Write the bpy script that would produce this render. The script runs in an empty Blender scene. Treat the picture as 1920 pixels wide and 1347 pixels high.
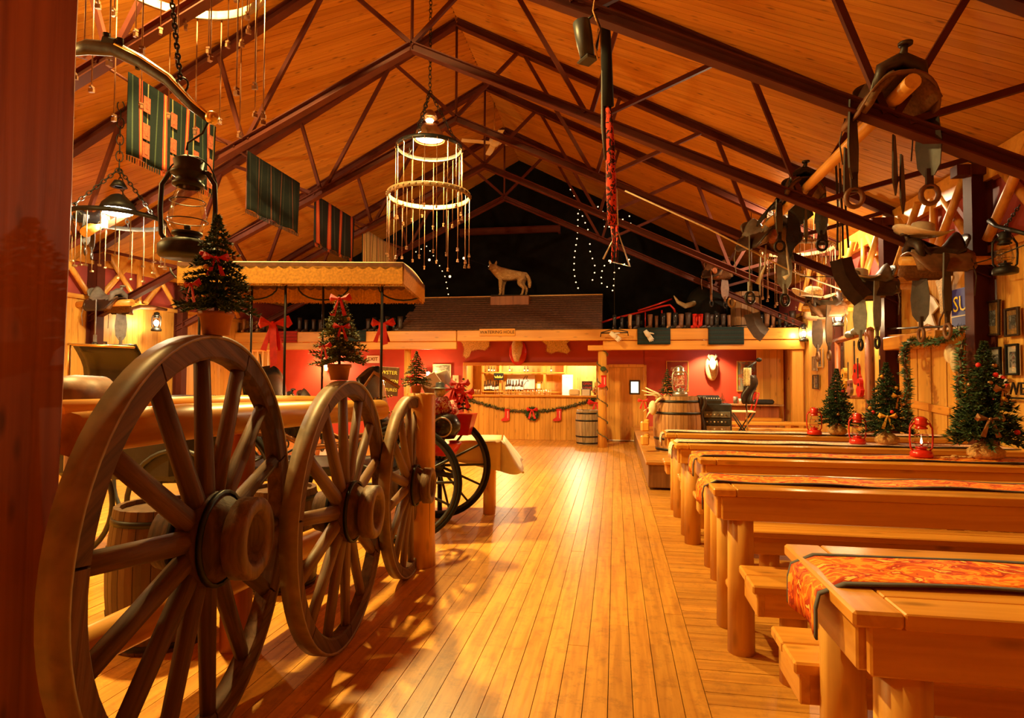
import bpy, math, random
from mathutils import Vector as V, Matrix as Mx
random.seed(7)
C = bpy.context.scene.collection
PI = math.pi
R = math.radians
# ---------------------------------------------------------------- camera, exposure, world, large lights
F_PX, YAW, PIT, ROLL = 1130.46, .1697, .0326, .0047
EYE = V((0, 0, 1.6))
_r0 = V((math.cos(YAW), math.sin(YAW), 0)); _f0 = V((-math.sin(YAW), math.cos(YAW), 0)); _z = V((0, 0, 1))
FW = _f0*math.cos(PIT) + _z*math.sin(PIT); UP = -_f0*math.sin(PIT) + _z*math.cos(PIT)
CR = _r0*math.cos(ROLL) + UP*math.sin(ROLL); CU = UP*math.cos(ROLL) - _r0*math.sin(ROLL)
cam = bpy.data.cameras.new('camera'); co = bpy.data.objects.new('camera', cam); C.objects.link(co)
cam.sensor_width = 36; cam.lens = F_PX/1920*36; cam.clip_start = .05
co.matrix_world = Mx(((CR.x, CU.x, -FW.x, EYE.x), (CR.y, CU.y, -FW.y, EYE.y), (CR.z, CU.z, -FW.z, EYE.z), (0, 0, 0, 1)))
S = bpy.context.scene; S.camera = co
S.view_settings.view_transform = 'Standard'; S.view_settings.look = 'None'
S.view_settings.exposure = .38; S.view_settings.gamma = 1.0; S.view_settings.use_curve_mapping = False
S.cycles.sample_clamp_indirect = 4.0; S.cycles.caustics_reflective = False; S.cycles.caustics_refractive = False
S.cycles.max_bounces = 7; S.cycles.diffuse_bounces = 4; S.cycles.glossy_bounces = 3; S.cycles.transparent_max_bounces = 12
wd = bpy.data.worlds.new('world'); S.world = wd; wd.use_nodes = True
wd.node_tree.nodes['Background'].inputs[0].default_value = (1, .55, .2, 1); wd.node_tree.nodes['Background'].inputs[1].default_value = .01
WARM = (1, .70, .22); COOL = (1, .74, .42); BULB = (1, .62, .24)
def lamp(name, loc, watts, col=WARM, radius=.06, spot=None, aim=None, blend=.6):
    l = bpy.data.lights.new(name, 'SPOT' if spot else 'POINT'); l.energy = watts; l.color = col; l.shadow_soft_size = radius
    o = bpy.data.objects.new(name, l); C.objects.link(o); o.location = loc
    if spot:
        l.spot_size = R(spot); l.spot_blend = blend
        o.rotation_euler = (V(aim)-V(loc)).to_track_quat('-Z', 'Y').to_euler()
    return o
def disk(name, loc, watts, col, size):
    # a lamp disc facing down out of its shade
    l = bpy.data.lights.new(name, 'AREA'); l.shape = 'DISK'; l.size = size; l.energy = watts; l.color = col
    o = bpy.data.objects.new(name, l); C.objects.link(o); o.location = loc; return o
def at(px, py, Y=None, X=None, Z=None):
    # the point of the room seen at a pixel of the photograph, at a given depth Y, side X or height Z
    d = FW*F_PX + CR*(px-960) - CU*(py-673.5)
    t = Y/d.y if Y is not None else X/d.x if X is not None else (Z-1.6)/d.z
    return EYE + d*t
# lamps inside the chandeliers of the hall (the two behind the camera are added fill without a chandelier); the shades are built below
disk('chandelier_and_fill', (-2.65, 8.3, 5.065), 520, WARM, .34)
_c = at(328, -42, Y=4.75); disk('chandelier_and_fill', (_c.x, _c.y, _c.z+1.02+.175), 760, WARM, .26)
lamp('chandelier_and_fill', (-2.65, -1.4, 4.8), 14, WARM, .11)  # added fill lamp, unseen, no chandelier built around it
_c = at(221, 412, Y=7.35); lamp('chandelier_and_fill', (_c.x, _c.y, _c.z-.03), 320, COOL, .06)
_c = at(1494, 392, Y=11.1); lamp('chandelier_and_fill', (_c.x, _c.y, _c.z+.06), 420, COOL, .06)
lamp('chandelier_and_fill', (-6.8, 2.4, 4.3), 380, WARM, .1)
lamp('chandelier_and_fill', (2.6, -0.8, 4.2), 8, WARM, .1)  # second added fill behind the camera, no fixture
# ---------------------------------------------------------------- materials
def _new(name):
    m = bpy.data.materials.new(name); m.use_nodes = True
    n = m.node_tree.nodes; b = n['Principled BSDF']
    return m, m.node_tree, n, m.node_tree.links, b
def _set(b, rough=.6, metal=0., spec=.5, **k):
    b.inputs['Roughness'].default_value = rough; b.inputs['Metallic'].default_value = metal
    b.inputs['Specular IOR Level'].default_value = spec
def c4(c): return (c[0], c[1], c[2], 1)
def _coords(n, l, scale, rnd=True):
    tc = n.new('ShaderNodeTexCoord'); mp = n.new('ShaderNodeMapping'); mp.inputs['Scale'].default_value = scale
    if rnd:
        oi = n.new('ShaderNodeObjectInfo'); mu = n.new('ShaderNodeMath'); mu.operation = 'MULTIPLY'; mu.inputs[1].default_value = 37.
        l.new(oi.outputs['Random'], mu.inputs[0]); va = n.new('ShaderNodeVectorMath'); va.operation = 'ADD'
        l.new(tc.outputs['Object'], va.inputs[0]); l.new(mu.outputs[0], va.inputs[1]); l.new(va.outputs[0], mp.inputs[0])
    else: l.new(tc.outputs['Object'], mp.inputs[0])
    return tc, mp
def wood(name, light, dark, axis='y', grain=22., along=1.2, rough=.5, knots=.5, vary=.25, bump=.15, spec=.5):
    m, t, n, l, b = _new(name); _set(b, rough, spec=spec)
    sc = [grain]*3; sc['xyz'.index(axis)] = along
    tc, mp = _coords(n, l, sc)
    no = n.new('ShaderNodeTexNoise'); no.inputs['Scale'].default_value = 1; no.inputs['Detail'].default_value = 4; no.inputs['Distortion'].default_value = .6
    l.new(mp.outputs[0], no.inputs[0])
    rp = n.new('ShaderNodeValToRGB'); rp.color_ramp.elements[0].position = .3; rp.color_ramp.elements[1].position = .62
    rp.color_ramp.elements[0].color = c4(dark); rp.color_ramp.elements[1].color = c4(light); l.new(no.outputs[0], rp.inputs[0])
    col = rp.outputs[0]
    if knots:
        sk = [7.]*3; sk['xyz'.index(axis)] = 2.2
        tc2, mp2 = _coords(n, l, sk)
        vo = n.new('ShaderNodeTexVoronoi'); vo.inputs['Scale'].default_value = 1.3; l.new(mp2.outputs[0], vo.inputs[0])
        mr = n.new('ShaderNodeMapRange'); mr.inputs[1].default_value = .06; mr.inputs[2].default_value = .2; mr.inputs[3].default_value = knots; mr.inputs[4].default_value = 0
        l.new(vo.outputs['Distance'], mr.inputs[0])
        mk = n.new('ShaderNodeMixRGB'); mk.inputs[2].default_value = c4([x*.35 for x in dark]); l.new(mr.outputs[0], mk.inputs[0]); l.new(col, mk.inputs[1]); col = mk.outputs[0]
    if vary:
        oi = n.new('ShaderNodeObjectInfo'); mr = n.new('ShaderNodeMapRange'); mr.inputs[3].default_value = 1-vary; mr.inputs[4].default_value = 1+vary*.6
        l.new(oi.outputs['Random'], mr.inputs[0]); mx = n.new('ShaderNodeMixRGB'); mx.blend_type = 'MULTIPLY'; mx.inputs[0].default_value = 1
        l.new(col, mx.inputs[1]); l.new(mr.outputs[0], mx.inputs[2]); col = mx.outputs[0]
    l.new(col, b.inputs['Base Color'])
    if bump:
        bp = n.new('ShaderNodeBump'); bp.inputs['Strength'].default_value = bump; bp.inputs['Distance'].default_value = .01; l.new(no.outputs[0], bp.inputs['Height']); l.new(bp.outputs[0], b.inputs['Normal'])
    return m
def plain(name, col, rough=.6, metal=0., vary=.18, scale=9., bump=.0, spec=.5, sheen=0.):
    m, t, n, l, b = _new(name); _set(b, rough, metal, spec)
    tc, mp = _coords(n, l, (scale,)*3)
    no = n.new('ShaderNodeTexNoise'); no.inputs['Scale'].default_value = 1; no.inputs['Detail'].default_value = 3; l.new(mp.outputs[0], no.inputs[0])
    rp = n.new('ShaderNodeValToRGB'); rp.color_ramp.elements[0].position = .3; rp.color_ramp.elements[1].position = .7
    rp.color_ramp.elements[0].color = c4([x*(1-vary) for x in col]); rp.color_ramp.elements[1].color = c4([min(1, x*(1+vary)) for x in col]); l.new(no.outputs[0], rp.inputs[0])
    l.new(rp.outputs[0], b.inputs['Base Color'])
    if bump:
        bp = n.new('ShaderNodeBump'); bp.inputs['Strength'].default_value = bump; bp.inputs['Distance'].default_value = .01; l.new(no.outputs[0], bp.inputs['Height']); l.new(bp.outputs[0], b.inputs['Normal'])
    if sheen: b.inputs['Sheen Weight'].default_value = sheen
    return m
def glow(name, col, strength):
    m, t, n, l, b = _new(name); b.inputs['Base Color'].default_value = c4(col); b.inputs['Emission Color'].default_value = c4(col); b.inputs['Emission Strength'].default_value = strength
    return m
def stripes(name, stops, axis, freq, rough=.85, noise=.0):
    # woven stripes: a repeating constant ramp along one object axis
    m, t, n, l, b = _new(name); _set(b, rough, spec=.2)
    tc = n.new('ShaderNodeTexCoord'); sx = n.new('ShaderNodeSeparateXYZ'); l.new(tc.outputs['Object'], sx.inputs[0])
    mu = n.new('ShaderNodeMath'); mu.operation = 'MULTIPLY'; mu.inputs[1].default_value = freq; l.new(sx.outputs['xyz'.index(axis)], mu.inputs[0])
    ad = n.new('ShaderNodeMath'); ad.operation = 'ADD'; ad.inputs[1].default_value = 100.; l.new(mu.outputs[0], ad.inputs[0])
    fr = n.new('ShaderNodeMath'); fr.operation = 'FRACT'; l.new(ad.outputs[0], fr.inputs[0])
    rp = n.new('ShaderNodeValToRGB'); e = rp.color_ramp.elements; rp.color_ramp.interpolation = 'CONSTANT'
    e[0].position = stops[0][0]; e[0].color = c4(stops[0][1]); e[1].position = stops[1][0]; e[1].color = c4(stops[1][1])
    for p, c in stops[2:]: k = e.new(p); k.color = c4(c)
    l.new(fr.outputs[0], rp.inputs[0])
    col = rp.outputs[0]
    no = n.new('ShaderNodeTexNoise'); no.inputs['Scale'].default_value = 60; l.new(tc.outputs['Object'], no.inputs[0])
    mx = n.new('ShaderNodeMixRGB'); mx.blend_type = 'MULTIPLY'; mx.inputs[0].default_value = .5; l.new(col, mx.inputs[1]); l.new(no.outputs[0], mx.inputs[2])
    l.new(mx.outputs[0], b.inputs['Base Color'])
    return m
def glassy(name, tint=(1, 1, 1), refl=.12):
    m = bpy.data.materials.new(name); m.use_nodes = True; t = m.node_tree; n = t.nodes; l = t.links; n.clear()
    o = n.new('ShaderNodeOutputMaterial'); tr = n.new('ShaderNodeBsdfTransparent'); tr.inputs[0].default_value = c4(tint)
    gl = n.new('ShaderNodeBsdfGlossy'); gl.inputs['Roughness'].default_value = .04; mx = n.new('ShaderNodeMixShader')
    lw = n.new('ShaderNodeLayerWeight'); lw.inputs[0].default_value = .25; mm = n.new('ShaderNodeMath'); mm.operation = 'MULTIPLY_ADD'; mm.inputs[1].default_value = .5; mm.inputs[2].default_value = refl*.4
    l.new(lw.outputs['Fresnel'], mm.inputs[0]); l.new(mm.outputs[0], mx.inputs[0]); l.new(tr.outputs[0], mx.inputs[1]); l.new(gl.outputs[0], mx.inputs[2]); l.new(mx.outputs[0], o.inputs[0])
    return m
def patchwork(name, cols, scale=6., rough=.8, stretch=(1, 1, 1), soft=False):
    m, t, n, l, b = _new(name); _set(b, rough, spec=.2)
    tc, mp = _coords(n, l, [scale*s for s in stretch])
    no = n.new('ShaderNodeTexNoise'); no.inputs['Scale'].default_value = 1; no.inputs['Detail'].default_value = 3; no.inputs['Distortion'].default_value = 1.2; l.new(mp.outputs[0], no.inputs[0])
    rp = n.new('ShaderNodeValToRGB'); e = rp.color_ramp.elements
    rp.color_ramp.interpolation = 'LINEAR' if soft else 'CONSTANT'
    k = len(cols); e[0].position = .0; e[0].color = c4(cols[0]); e[1].position = .3+.4/k; e[1].color = c4(cols[1])
    for i in range(2, k): q = e.new(.3+.4*i/k); q.color = c4(cols[i])
    l.new(no.outputs[0], rp.inputs[0]); l.new(rp.outputs[0], b.inputs['Base Color'])
    return m
M = {}
M['floor'] = wood('floor_wood', (.72, .335, .05), (.52, .21, .027), 'y', 26, 1.6, .36, .35, .13, .12)
def dirt(m, amt=.45):
    # worn and scuffed patches that run across the boards (world position, stays with the floor)
    t = m.node_tree; n = t.nodes; l = t.links; b = n['Principled BSDF']; src = b.inputs['Base Color'].links[0].from_socket
    ge = n.new('ShaderNodeNewGeometry'); no = n.new('ShaderNodeTexNoise'); no.inputs['Scale'].default_value = 8.; no.inputs['Detail'].default_value = 9; no.inputs['Roughness'].default_value = .82
    l.new(ge.outputs['Position'], no.inputs[0]); mr = n.new('ShaderNodeMapRange'); mr.inputs[1].default_value = .50; mr.inputs[2].default_value = .66; mr.inputs[3].default_value = 0; mr.inputs[4].default_value = amt*1.25
    l.new(no.outputs[0], mr.inputs[0]); mx = n.new('ShaderNodeMixRGB'); mx.inputs[2].default_value = (.22, .085, .02, 1); l.new(mr.outputs[0], mx.inputs[0]); l.new(src, mx.inputs[1]); l.new(mx.outputs[0], b.inputs['Base Color'])
    return m
dirt(M['floor'])
M['floor_x'] = wood('floor_wood_cross', (.64, .29, .042), (.46, .18, .024), 'x', 26, 1.6, .38, .35, .15, .12)
dirt(M['floor_x'])
M['ceil'] = wood('ceiling_wood', (.52, .22, .024), (.42, .155, .015), 'x', 20, .9, .6, .85, .14, .05, spec=.3)
M['pine'] = wood('varnished_pine', (.72, .33, .05), (.56, .22, .03), 'x', 18, .9, .22, .6, .12, .04)
M['pine_y'] = wood('varnished_pine_y', (.72, .33, .05), (.56, .22, .03), 'y', 18, .9, .25, .6, .12, .04)
M['pine_z'] = wood('pine_upright', (.72, .35, .06), (.56, .25, .035), 'z', 18, .9, .4, .5, .14, .05)
M['board_z'] = wood('wall_board', (.74, .40, .08), (.60, .29, .05), 'z', 16, .8, .45, .5, .13, .05)
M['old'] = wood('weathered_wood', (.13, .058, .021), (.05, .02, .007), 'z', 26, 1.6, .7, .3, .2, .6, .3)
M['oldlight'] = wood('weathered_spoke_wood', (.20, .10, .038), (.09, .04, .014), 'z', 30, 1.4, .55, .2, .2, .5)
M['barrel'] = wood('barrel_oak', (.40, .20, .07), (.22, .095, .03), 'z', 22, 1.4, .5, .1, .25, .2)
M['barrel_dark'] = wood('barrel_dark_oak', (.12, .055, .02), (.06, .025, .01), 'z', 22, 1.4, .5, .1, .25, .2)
M['barrel_grey'] = wood('barrel_grey_oak', (.42, .29, .15), (.26, .16, .08), 'z', 22, 1.4, .6, .1, .25, .2)
M['post'] = wood('post_wood', (.36, .10, .024), (.20, .046, .012), 'z', 14, .5, .5, .8, 0, .25)
M['log'] = wood('peeled_log', (.76, .39, .075), (.58, .25, .04), 'y', 14, .8, .35, .4, .1, .08)
M['log_z'] = wood('peeled_log_upright', (.74, .38, .07), (.55, .24, .04), 'z', 14, .8, .4, .4, .1, .08)
M['beam'] = wood('beam_wood', (.68, .31, .045), (.55, .23, .03), 'x', 12, .5, .4, .5, .05, .05)
M['steel'] = plain('red_brown_steel', (.085, .017, .008), .6, .0, .15, 4, spec=.22)
M['redwall'] = plain('crimson_wall', (.40, .040, .018), .55, 0, .06, 3)
M['mauve'] = plain('upper_wall_crimson', (.42, .075, .06), .7, 0, .06, 3)
M['black'] = plain('black_paint', (.012, .011, .010), .8, 0, .3, 5, spec=.2); M['fleece'] = plain('saddle_fleece', (.17, .085, .035), .95, 0, .3, 40, .3)
M['gable'] = plain('black_gable_cloth', (.0045, .004, .0038), .9, 0, .4, 5, spec=.1)
M['iron'] = plain('black_iron', (.02, .018, .016), .45, .6, .3, 14)
M['tyre'] = plain('worn_iron_tyre', (.22, .13, .055), .5, .05, .3, 10)
M['rod'] = plain('rusty_bit_rod', (.22, .10, .045), .4, .6, .3, 14)
M['steelgrey'] = plain('grey_steel', (.55, .52, .48), .3, .9, .2, 14)
M['brass'] = plain('brass', (.75, .5, .16), .28, .95, .2, 10)
M['copper'] = plain('copper_lamp', (.32, .15, .06), .35, .7, .2, 10)
M['leather'] = plain('dark_leather', (.032, .015, .009), .45, 0, .35, 14, .2)
M['leatherbrown'] = plain('brown_leather', (.16, .065, .026), .5, 0, .3, 14, .2)
M['leathergrey'] = plain('grey_leather', (.17, .16, .14), .5, 0, .25, 14, .2)
M['blackleather'] = plain('glossy_black_leather', (.016, .014, .013), .25, 0, .3, 10, .1)
M['red'] = plain('red_ribbon', (.62, .012, .010), .6, 0, .15, 20)
M['redpaint'] = plain('red_paint', (.55, .02, .010), .25, 0, .15, 10)
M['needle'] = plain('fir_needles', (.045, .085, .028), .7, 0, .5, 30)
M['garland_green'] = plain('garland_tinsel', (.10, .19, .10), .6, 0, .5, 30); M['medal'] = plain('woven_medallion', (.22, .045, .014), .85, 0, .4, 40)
M['needlelit'] = plain('fir_needles_lit', (.15, .15, .035), .7, 0, .5, 30)  # lit copy of the needle colour, yellow light painted in
M['burlap'] = plain('burlap', (.52, .28, .09), .9, 0, .3, 60, .4)
M['terra'] = plain('terracotta', (.46, .17, .06), .7, 0, .2, 10)
M['gold'] = plain('gold_fringe', (.60, .30, .03), .7, 0, .25, 40)
M['canvas'] = plain('canopy_canvas', (.72, .55, .32), .8, 0, .08, 6)
M['white'] = plain('white_cloth', (.80, .76, .66), .85, 0, .05, 8)
M['linen'] = plain('cream_linen', (.78, .62, .36), .85, 0, .06, 8)
M['paper'] = plain('paper', (.80, .76, .68), .8, 0, .05, 8)
M['fur'] = plain('pale_fur', (.62, .47, .24), .95, 0, .35, 40, .5, .2, .3)
M['bone'] = plain('bone', (.75, .62, .40), .6, 0, .2, 14)
M['felt'] = plain('hat_felt', (.60, .50, .36), .9, 0, .15, 14)
M['glass'] = glassy('lamp_glass', (.97, .95, .9))
M['pane'] = glassy('picture_glass', (.97, .97, .97), .1)
M['bulb'] = glow('warm_bulb', (1, .66, .28), 14); M['coolbulb'] = glow('white_bulb', (1, .93, .82), 40); M['flame'] = glow('lantern_flame', (1, .78, .42), 9)
M['fairy'] = glow('fairy_bulb', (1, .72, .36), 2.2); M['letters'] = plain('yellow_letters_paint', (.80, .66, .10), .6); M['lampface'] = glow('lamp_face', (1, .78, .42), 16)
M['char'] = plain('charcoal_plastic', (.03, .03, .032), .45, 0, .2, 12)
M['dark'] = plain('dark_joint', (.05, .02, .008), .8)
M['shingle'] = plain('brown_shingles', (.13, .055, .028), .8, 0, .4, 16, .2)
# ---------------------------------------------------------------- mesh builder
class B:
    def __init__(s): s.v = []; s.f = []; s.sm = []; s.M = Mx.Identity(4)
    def add(s, vs, fs, smooth=False):
        o = len(s.v); s.v += [s.M @ V(p) for p in vs]; s.f += [tuple(o+i for i in f) for f in fs]; s.sm += [smooth]*len(fs); return s
    def box(s, c, d, rz=0, ry=0, rx=0):
        m = Mx.Rotation(rz, 3, 'Z') @ Mx.Rotation(ry, 3, 'Y') @ Mx.Rotation(rx, 3, 'X'); c = V(c)
        p = [c + m @ V((x*d[0]/2, y*d[1]/2, z*d[2]/2)) for x in (-1, 1) for y in (-1, 1) for z in (-1, 1)]
        return s.add(p, [(0, 1, 3, 2), (4, 6, 7, 5), (0, 4, 5, 1), (2, 3, 7, 6), (0, 2, 6, 4), (1, 5, 7, 3)])
    def bev(s, c, d, b=.01, rz=0, ry=0, rx=0):
        # box with chamfered edges
        m = Mx.Rotation(rz, 3, 'Z') @ Mx.Rotation(ry, 3, 'Y') @ Mx.Rotation(rx, 3, 'X'); c = V(c); h = [x/2 for x in d]; b = min(b, min(h)*.9)
        vs = []; idx = {}
        for x in (-1, 1):
            for y in (-1, 1):
                for z in (-1, 1):
                    for k in range(3):
                        q = [x*(h[0]-(0 if k == 0 else b)), y*(h[1]-(0 if k == 1 else b)), z*(h[2]-(0 if k == 2 else b))]
                        idx[(x, y, z, k)] = len(vs); vs.append(c + m @ V(q))
        f = []
        for k in range(3):
            a, e = [i for i in range(3) if i != k]
            for sg in (-1, 1):
                def K(u, w): q = [0, 0, 0]; q[k] = sg; q[a] = u; q[e] = w; return idx[(*q, k)]
                f.append((K(-1, -1), K(1, -1), K(1, 1), K(-1, 1)))
        for a in range(3):
            k1, k2 = [i for i in range(3) if i != a]
            for s1 in (-1, 1):
                for s2 in (-1, 1):
                    def K(u, k): q = [0, 0, 0]; q[a] = u; q[k1] = s1; q[k2] = s2; return idx[(*q, k)]
                    f.append((K(-1, k1), K(1, k1), K(1, k2), K(-1, k2)))
        for x in (-1, 1):
            for y in (-1, 1):
                for z in (-1, 1): f.append(tuple(idx[(x, y, z, k)] for k in range(3)))
        return s.add(vs, f)
    def tube(s, pts, r, n=8, cap=True, closed=False, smooth=True, flat=1., up=None):
        pts = [V(p) for p in pts]; k = len(pts); rr = r if isinstance(r, (list, tuple)) else [r]*k
        vs = []; fs = []; prev = None
        for i, p in enumerate(pts):
            if closed: t = pts[(i+1) % k]-pts[i-1]
            else: t = pts[min(i+1, k-1)]-pts[max(i-1, 0)]
            t = t.normalized() if t.length > 1e-9 else V((0, 0, 1))
            if prev is None:
                u = V(up) if up else (V((0, 0, 1)) if abs(t.z) < .9 else V((1, 0, 0)))
            else: u = prev
            a = (u - t*u.dot(t)).normalized(); prev = a; b = t.cross(a)
            for j in range(n):
                w = 2*PI*j/n; vs.append(p + a*math.cos(w)*rr[i] + b*math.sin(w)*rr[i]*flat)
        for i in range(k if closed else k-1):
            for j in range(n):
                q = (i+1) % k; fs.append((i*n+j, i*n+(j+1) % n, q*n+(j+1) % n, q*n+j))
        s.add(vs, fs, smooth)
        if cap and not closed:
            o = len(s.v)-len(vs); s.f += [tuple(o+j for j in range(n))[::-1], tuple(o+(k-1)*n+j for j in range(n))]; s.sm += [False]*2
        return s
    def cyl(s, a, b, r0, r1=None, n=12, cap=True, smooth=True): return s.tube([a, b], [r0, r0 if r1 is None else r1], n, cap, smooth=smooth)
    def lathe(s, prof, n=20, c=(0, 0, 0), axis='z', cap=False, smooth=True):
        c = V(c); vs = []; fs = []
        for (r, z) in prof:
            for j in range(n):
                w = 2*PI*j/n; p = (r*math.cos(w), r*math.sin(w), z)
                if axis == 'x': p = (p[2], p[0], p[1])
                elif axis == 'y': p = (p[1], p[2], p[0])
                vs.append(c+V(p))
        for i in range(len(prof)-1):
            for j in range(n): fs.append((i*n+j, i*n+(j+1) % n, (i+1)*n+(j+1) % n, (i+1)*n+j))
        s.add(vs, fs, smooth)
        if cap:
            o = len(s.v)-len(vs); s.f += [tuple(o+j for j in range(n))[::-1], tuple(o+(len(prof)-1)*n+j for j in range(n))]; s.sm += [False]*2
        return s
    def ball(s, c, r, nu=12, nv=8):
        r = r if isinstance(r, (list, tuple)) else (r, r, r); c = V(c)
        vs = [c+V((0, 0, -r[2]))]; fs = []
        for i in range(1, nv):
            a = -PI/2+PI*i/nv
            for j in range(nu): w = 2*PI*j/nu; vs.append(c+V((r[0]*math.cos(a)*math.cos(w), r[1]*math.cos(a)*math.sin(w), r[2]*math.sin(a))))
        vs.append(c+V((0, 0, r[2]))); L = len(vs)-1
        for j in range(nu): fs.append((0, 1+(j+1) % nu, 1+j)); fs.append((L, 1+(nv-2)*nu+j, 1+(nv-2)*nu+(j+1) % nu))
        for i in range(nv-2):
            for j in range(nu): fs.append((1+i*nu+j, 1+i*nu+(j+1) % nu, 1+(i+1)*nu+(j+1) % nu, 1+(i+1)*nu+j))
        return s.add(vs, fs, True)
    def ring(s, c, Rr, r, n=32, m=8, axis='z', flat=1.):
        c = V(c); pts = []
        for i in range(n):
            w = 2*PI*i/n; p = (Rr*math.cos(w), Rr*math.sin(w), 0)
            if axis == 'x': p = (0, p[0], p[1])
            elif axis == 'y': p = (p[0], 0, p[1])
            pts.append(c+V(p))
        return s.tube(pts, r, m, closed=True, flat=flat, up={'z': (0, 0, 1), 'x': (1, 0, 0), 'y': (0, 1, 0)}[axis])
    def prism(s, poly, t, o=(0, 0, 0), ax=(1, 0, 0), ay=(0, 0, 1)):
        # outline poly in plane (ax, ay), thickness t centred along the normal
        o = V(o); ax = V(ax); ay = V(ay); nn = ax.cross(ay).normalized(); k = len(poly)
        vs = [o+ax*x+ay*y+nn*t/2 for x, y in poly]+[o+ax*x+ay*y-nn*t/2 for x, y in poly]
        return s.add(vs, [tuple(range(k)), tuple(range(2*k-1, k-1, -1))]+[(i, i+k, (i+1) % k+k, (i+1) % k) for i in range(k)])
    def grid(s, fn, nu, nv, smooth=True, thick=0.):
        vs = [V(fn(i/nu, j/nv)) for i in range(nu+1) for j in range(nv+1)]; w = nv+1
        fs = [(i*w+j, (i+1)*w+j, (i+1)*w+j+1, i*w+j+1) for i in range(nu) for j in range(nv)]
        if not thick: return s.add(vs, fs, smooth)
        nr = [V((0, 0, 0)) for _ in vs]
        for f in fs:
            q = (vs[f[1]]-vs[f[0]]).cross(vs[f[3]]-vs[f[0]])
            if q.length < 1e-12: q = (vs[f[2]]-vs[f[1]]).cross(vs[f[3]]-vs[f[1]])
            for i in f: nr[i] = nr[i]+q
        N = len(vs); v2 = [vs[i]-(nr[i].normalized() if nr[i].length > 1e-12 else V((0, 0, 1)))*thick for i in range(N)]
        f2 = [tuple(i+N for i in f[::-1]) for f in fs]
        e = []
        for i in range(nu): e.append((i*w, i*w+N, (i+1)*w+N, (i+1)*w)); e.append((i*w+nv, (i+1)*w+nv, (i+1)*w+nv+N, i*w+nv+N))
        for j in range(nv): e.append((j, j+1, j+1+N, j+N)); e.append((nu*w+j, nu*w+j+N, nu*w+j+1+N, nu*w+j+1))
        return s.add(vs+v2, fs+f2+e, smooth)
    def build(s, name, mat, parent=None, world=False, origin=None):
        off = V((0, 0, 0))
        if parent is not None and world:
            q = parent
            while q is not None: off = off+V(q.location); q = q.parent
        if parent is None and origin is None:
            xs = [p.x for p in s.v]; ys = [p.y for p in s.v]; origin = V(((min(xs)+max(xs))/2, (min(ys)+max(ys))/2, min(p.z for p in s.v)))
        if origin is not None: off = off + (V(origin) if parent is None else V(origin))
        me = bpy.data.meshes.new(name); me.from_pydata([tuple(p-off) for p in s.v], [], s.f); me.validate()
        if len(me.polygons) == len(s.sm): me.polygons.foreach_set('use_smooth', s.sm)
        me.materials.append(M[mat] if isinstance(mat, str) else mat); me.update()
        o = bpy.data.objects.new(name, me); C.objects.link(o)
        if parent is not None: o.parent = parent
        if origin is not None: o.location = V(origin)
        return o
def tag(o, label, cat, group=None):
    o['label'] = label; o['category'] = cat
    if group: o['group'] = group
    return o
def thing(name, label, cat, loc=(0, 0, 0), rz=0, group=None, rot=None):
    o = bpy.data.objects.new(name, None); C.objects.link(o); o.location = loc; o.rotation_euler = rot or (0, 0, rz); o.empty_display_size = .1
    return tag(o, label, cat, group)
def struct(o): o['kind'] = 'structure'; return o
def dup(root, loc, label=None, rz=None, scale=None, group=None, rot=None):
    def cp(o, p):
        c = o.copy(); C.objects.link(c)
        if p is not None: c.parent = p
        for ch in o.children: cp(ch, c)
        return c
    r = cp(root, None); r.location = loc
    if rot is not None: r.rotation_euler = rot
    elif rz is not None: r.rotation_euler = (0, 0, rz)
    if scale: r.scale = (scale,)*3 if not isinstance(scale, tuple) else scale
    if label: r['label'] = label
    if group: r['group'] = group
    return r
def text(name, body, size, mat, parent, loc, rot, ext=.002, align='CENTER'):
    cu = bpy.data.curves.new(name, 'FONT'); cu.body = body; cu.size = size; cu.extrude = ext; cu.align_x = align; cu.align_y = 'CENTER'; cu.resolution_u = 2
    t = bpy.data.objects.new(name+'_tmp', cu); C.objects.link(t)
    me = bpy.data.meshes.new_from_object(t.evaluated_get(bpy.context.evaluated_depsgraph_get())); bpy.data.objects.remove(t)
    me.materials.clear(); me.materials.append(M[mat]); o = bpy.data.objects.new(name, me); C.objects.link(o)
    if parent: o.parent = parent
    o.location = loc; o.rotation_euler = rot
    return o
# ================================================================ SETTING
XL, XR, XC, ZC = -9.7, 4.15, -2.65, 7.72
SL = .527
def zceil(x): return ZC - SL*abs(x-XC)
Y0, Y1, YG = -4.0, 16.5, 15.9
# floor: slab, boards along the aisle, boards across under the tables
fb = B().box((-2.78, 7.2, -.06), (14.3, 23.2, .08)); floor = struct(fb.build('floor', 'dark', origin=(0, 0, 0)))
rng = random.Random(3)
def board(name, x0, x1, y0, y1, z0, z1, mat, parent):
    b = B().box((0, 0, 0), (x1-x0, y1-y0, z1-z0)); o = b.build(name, mat, parent); o.location = ((x0+x1)/2, (y0+y1)/2, (z0+z1)/2); return o
W = .122; x = .45; k = 0
while x > XL:
    x0 = max(XL, x-W); far = x0 < -3.9
    cuts = [Y0]+([] if far else sorted([rng.uniform(3.6, 6.5), rng.uniform(8, 12.5)]))+[YG+.05]
    for a, b_ in zip(cuts, cuts[1:]): board('floorboard', x0+.002, x-.002, a+.0015, b_-.0015, -.02, rng.uniform(-.0015, .0005), 'floor', floor)
    x = x0
y = -1.0
while y < 15.9:
    board('floorboard', .452, XR, y+.002, y+W-.002, -.02, rng.uniform(-.0015, .0005), 'floor_x', floor); y += W
board('floorboard', .452, XR, Y0, -1.0, -.02, 0, 'floor_x', floor)
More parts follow.
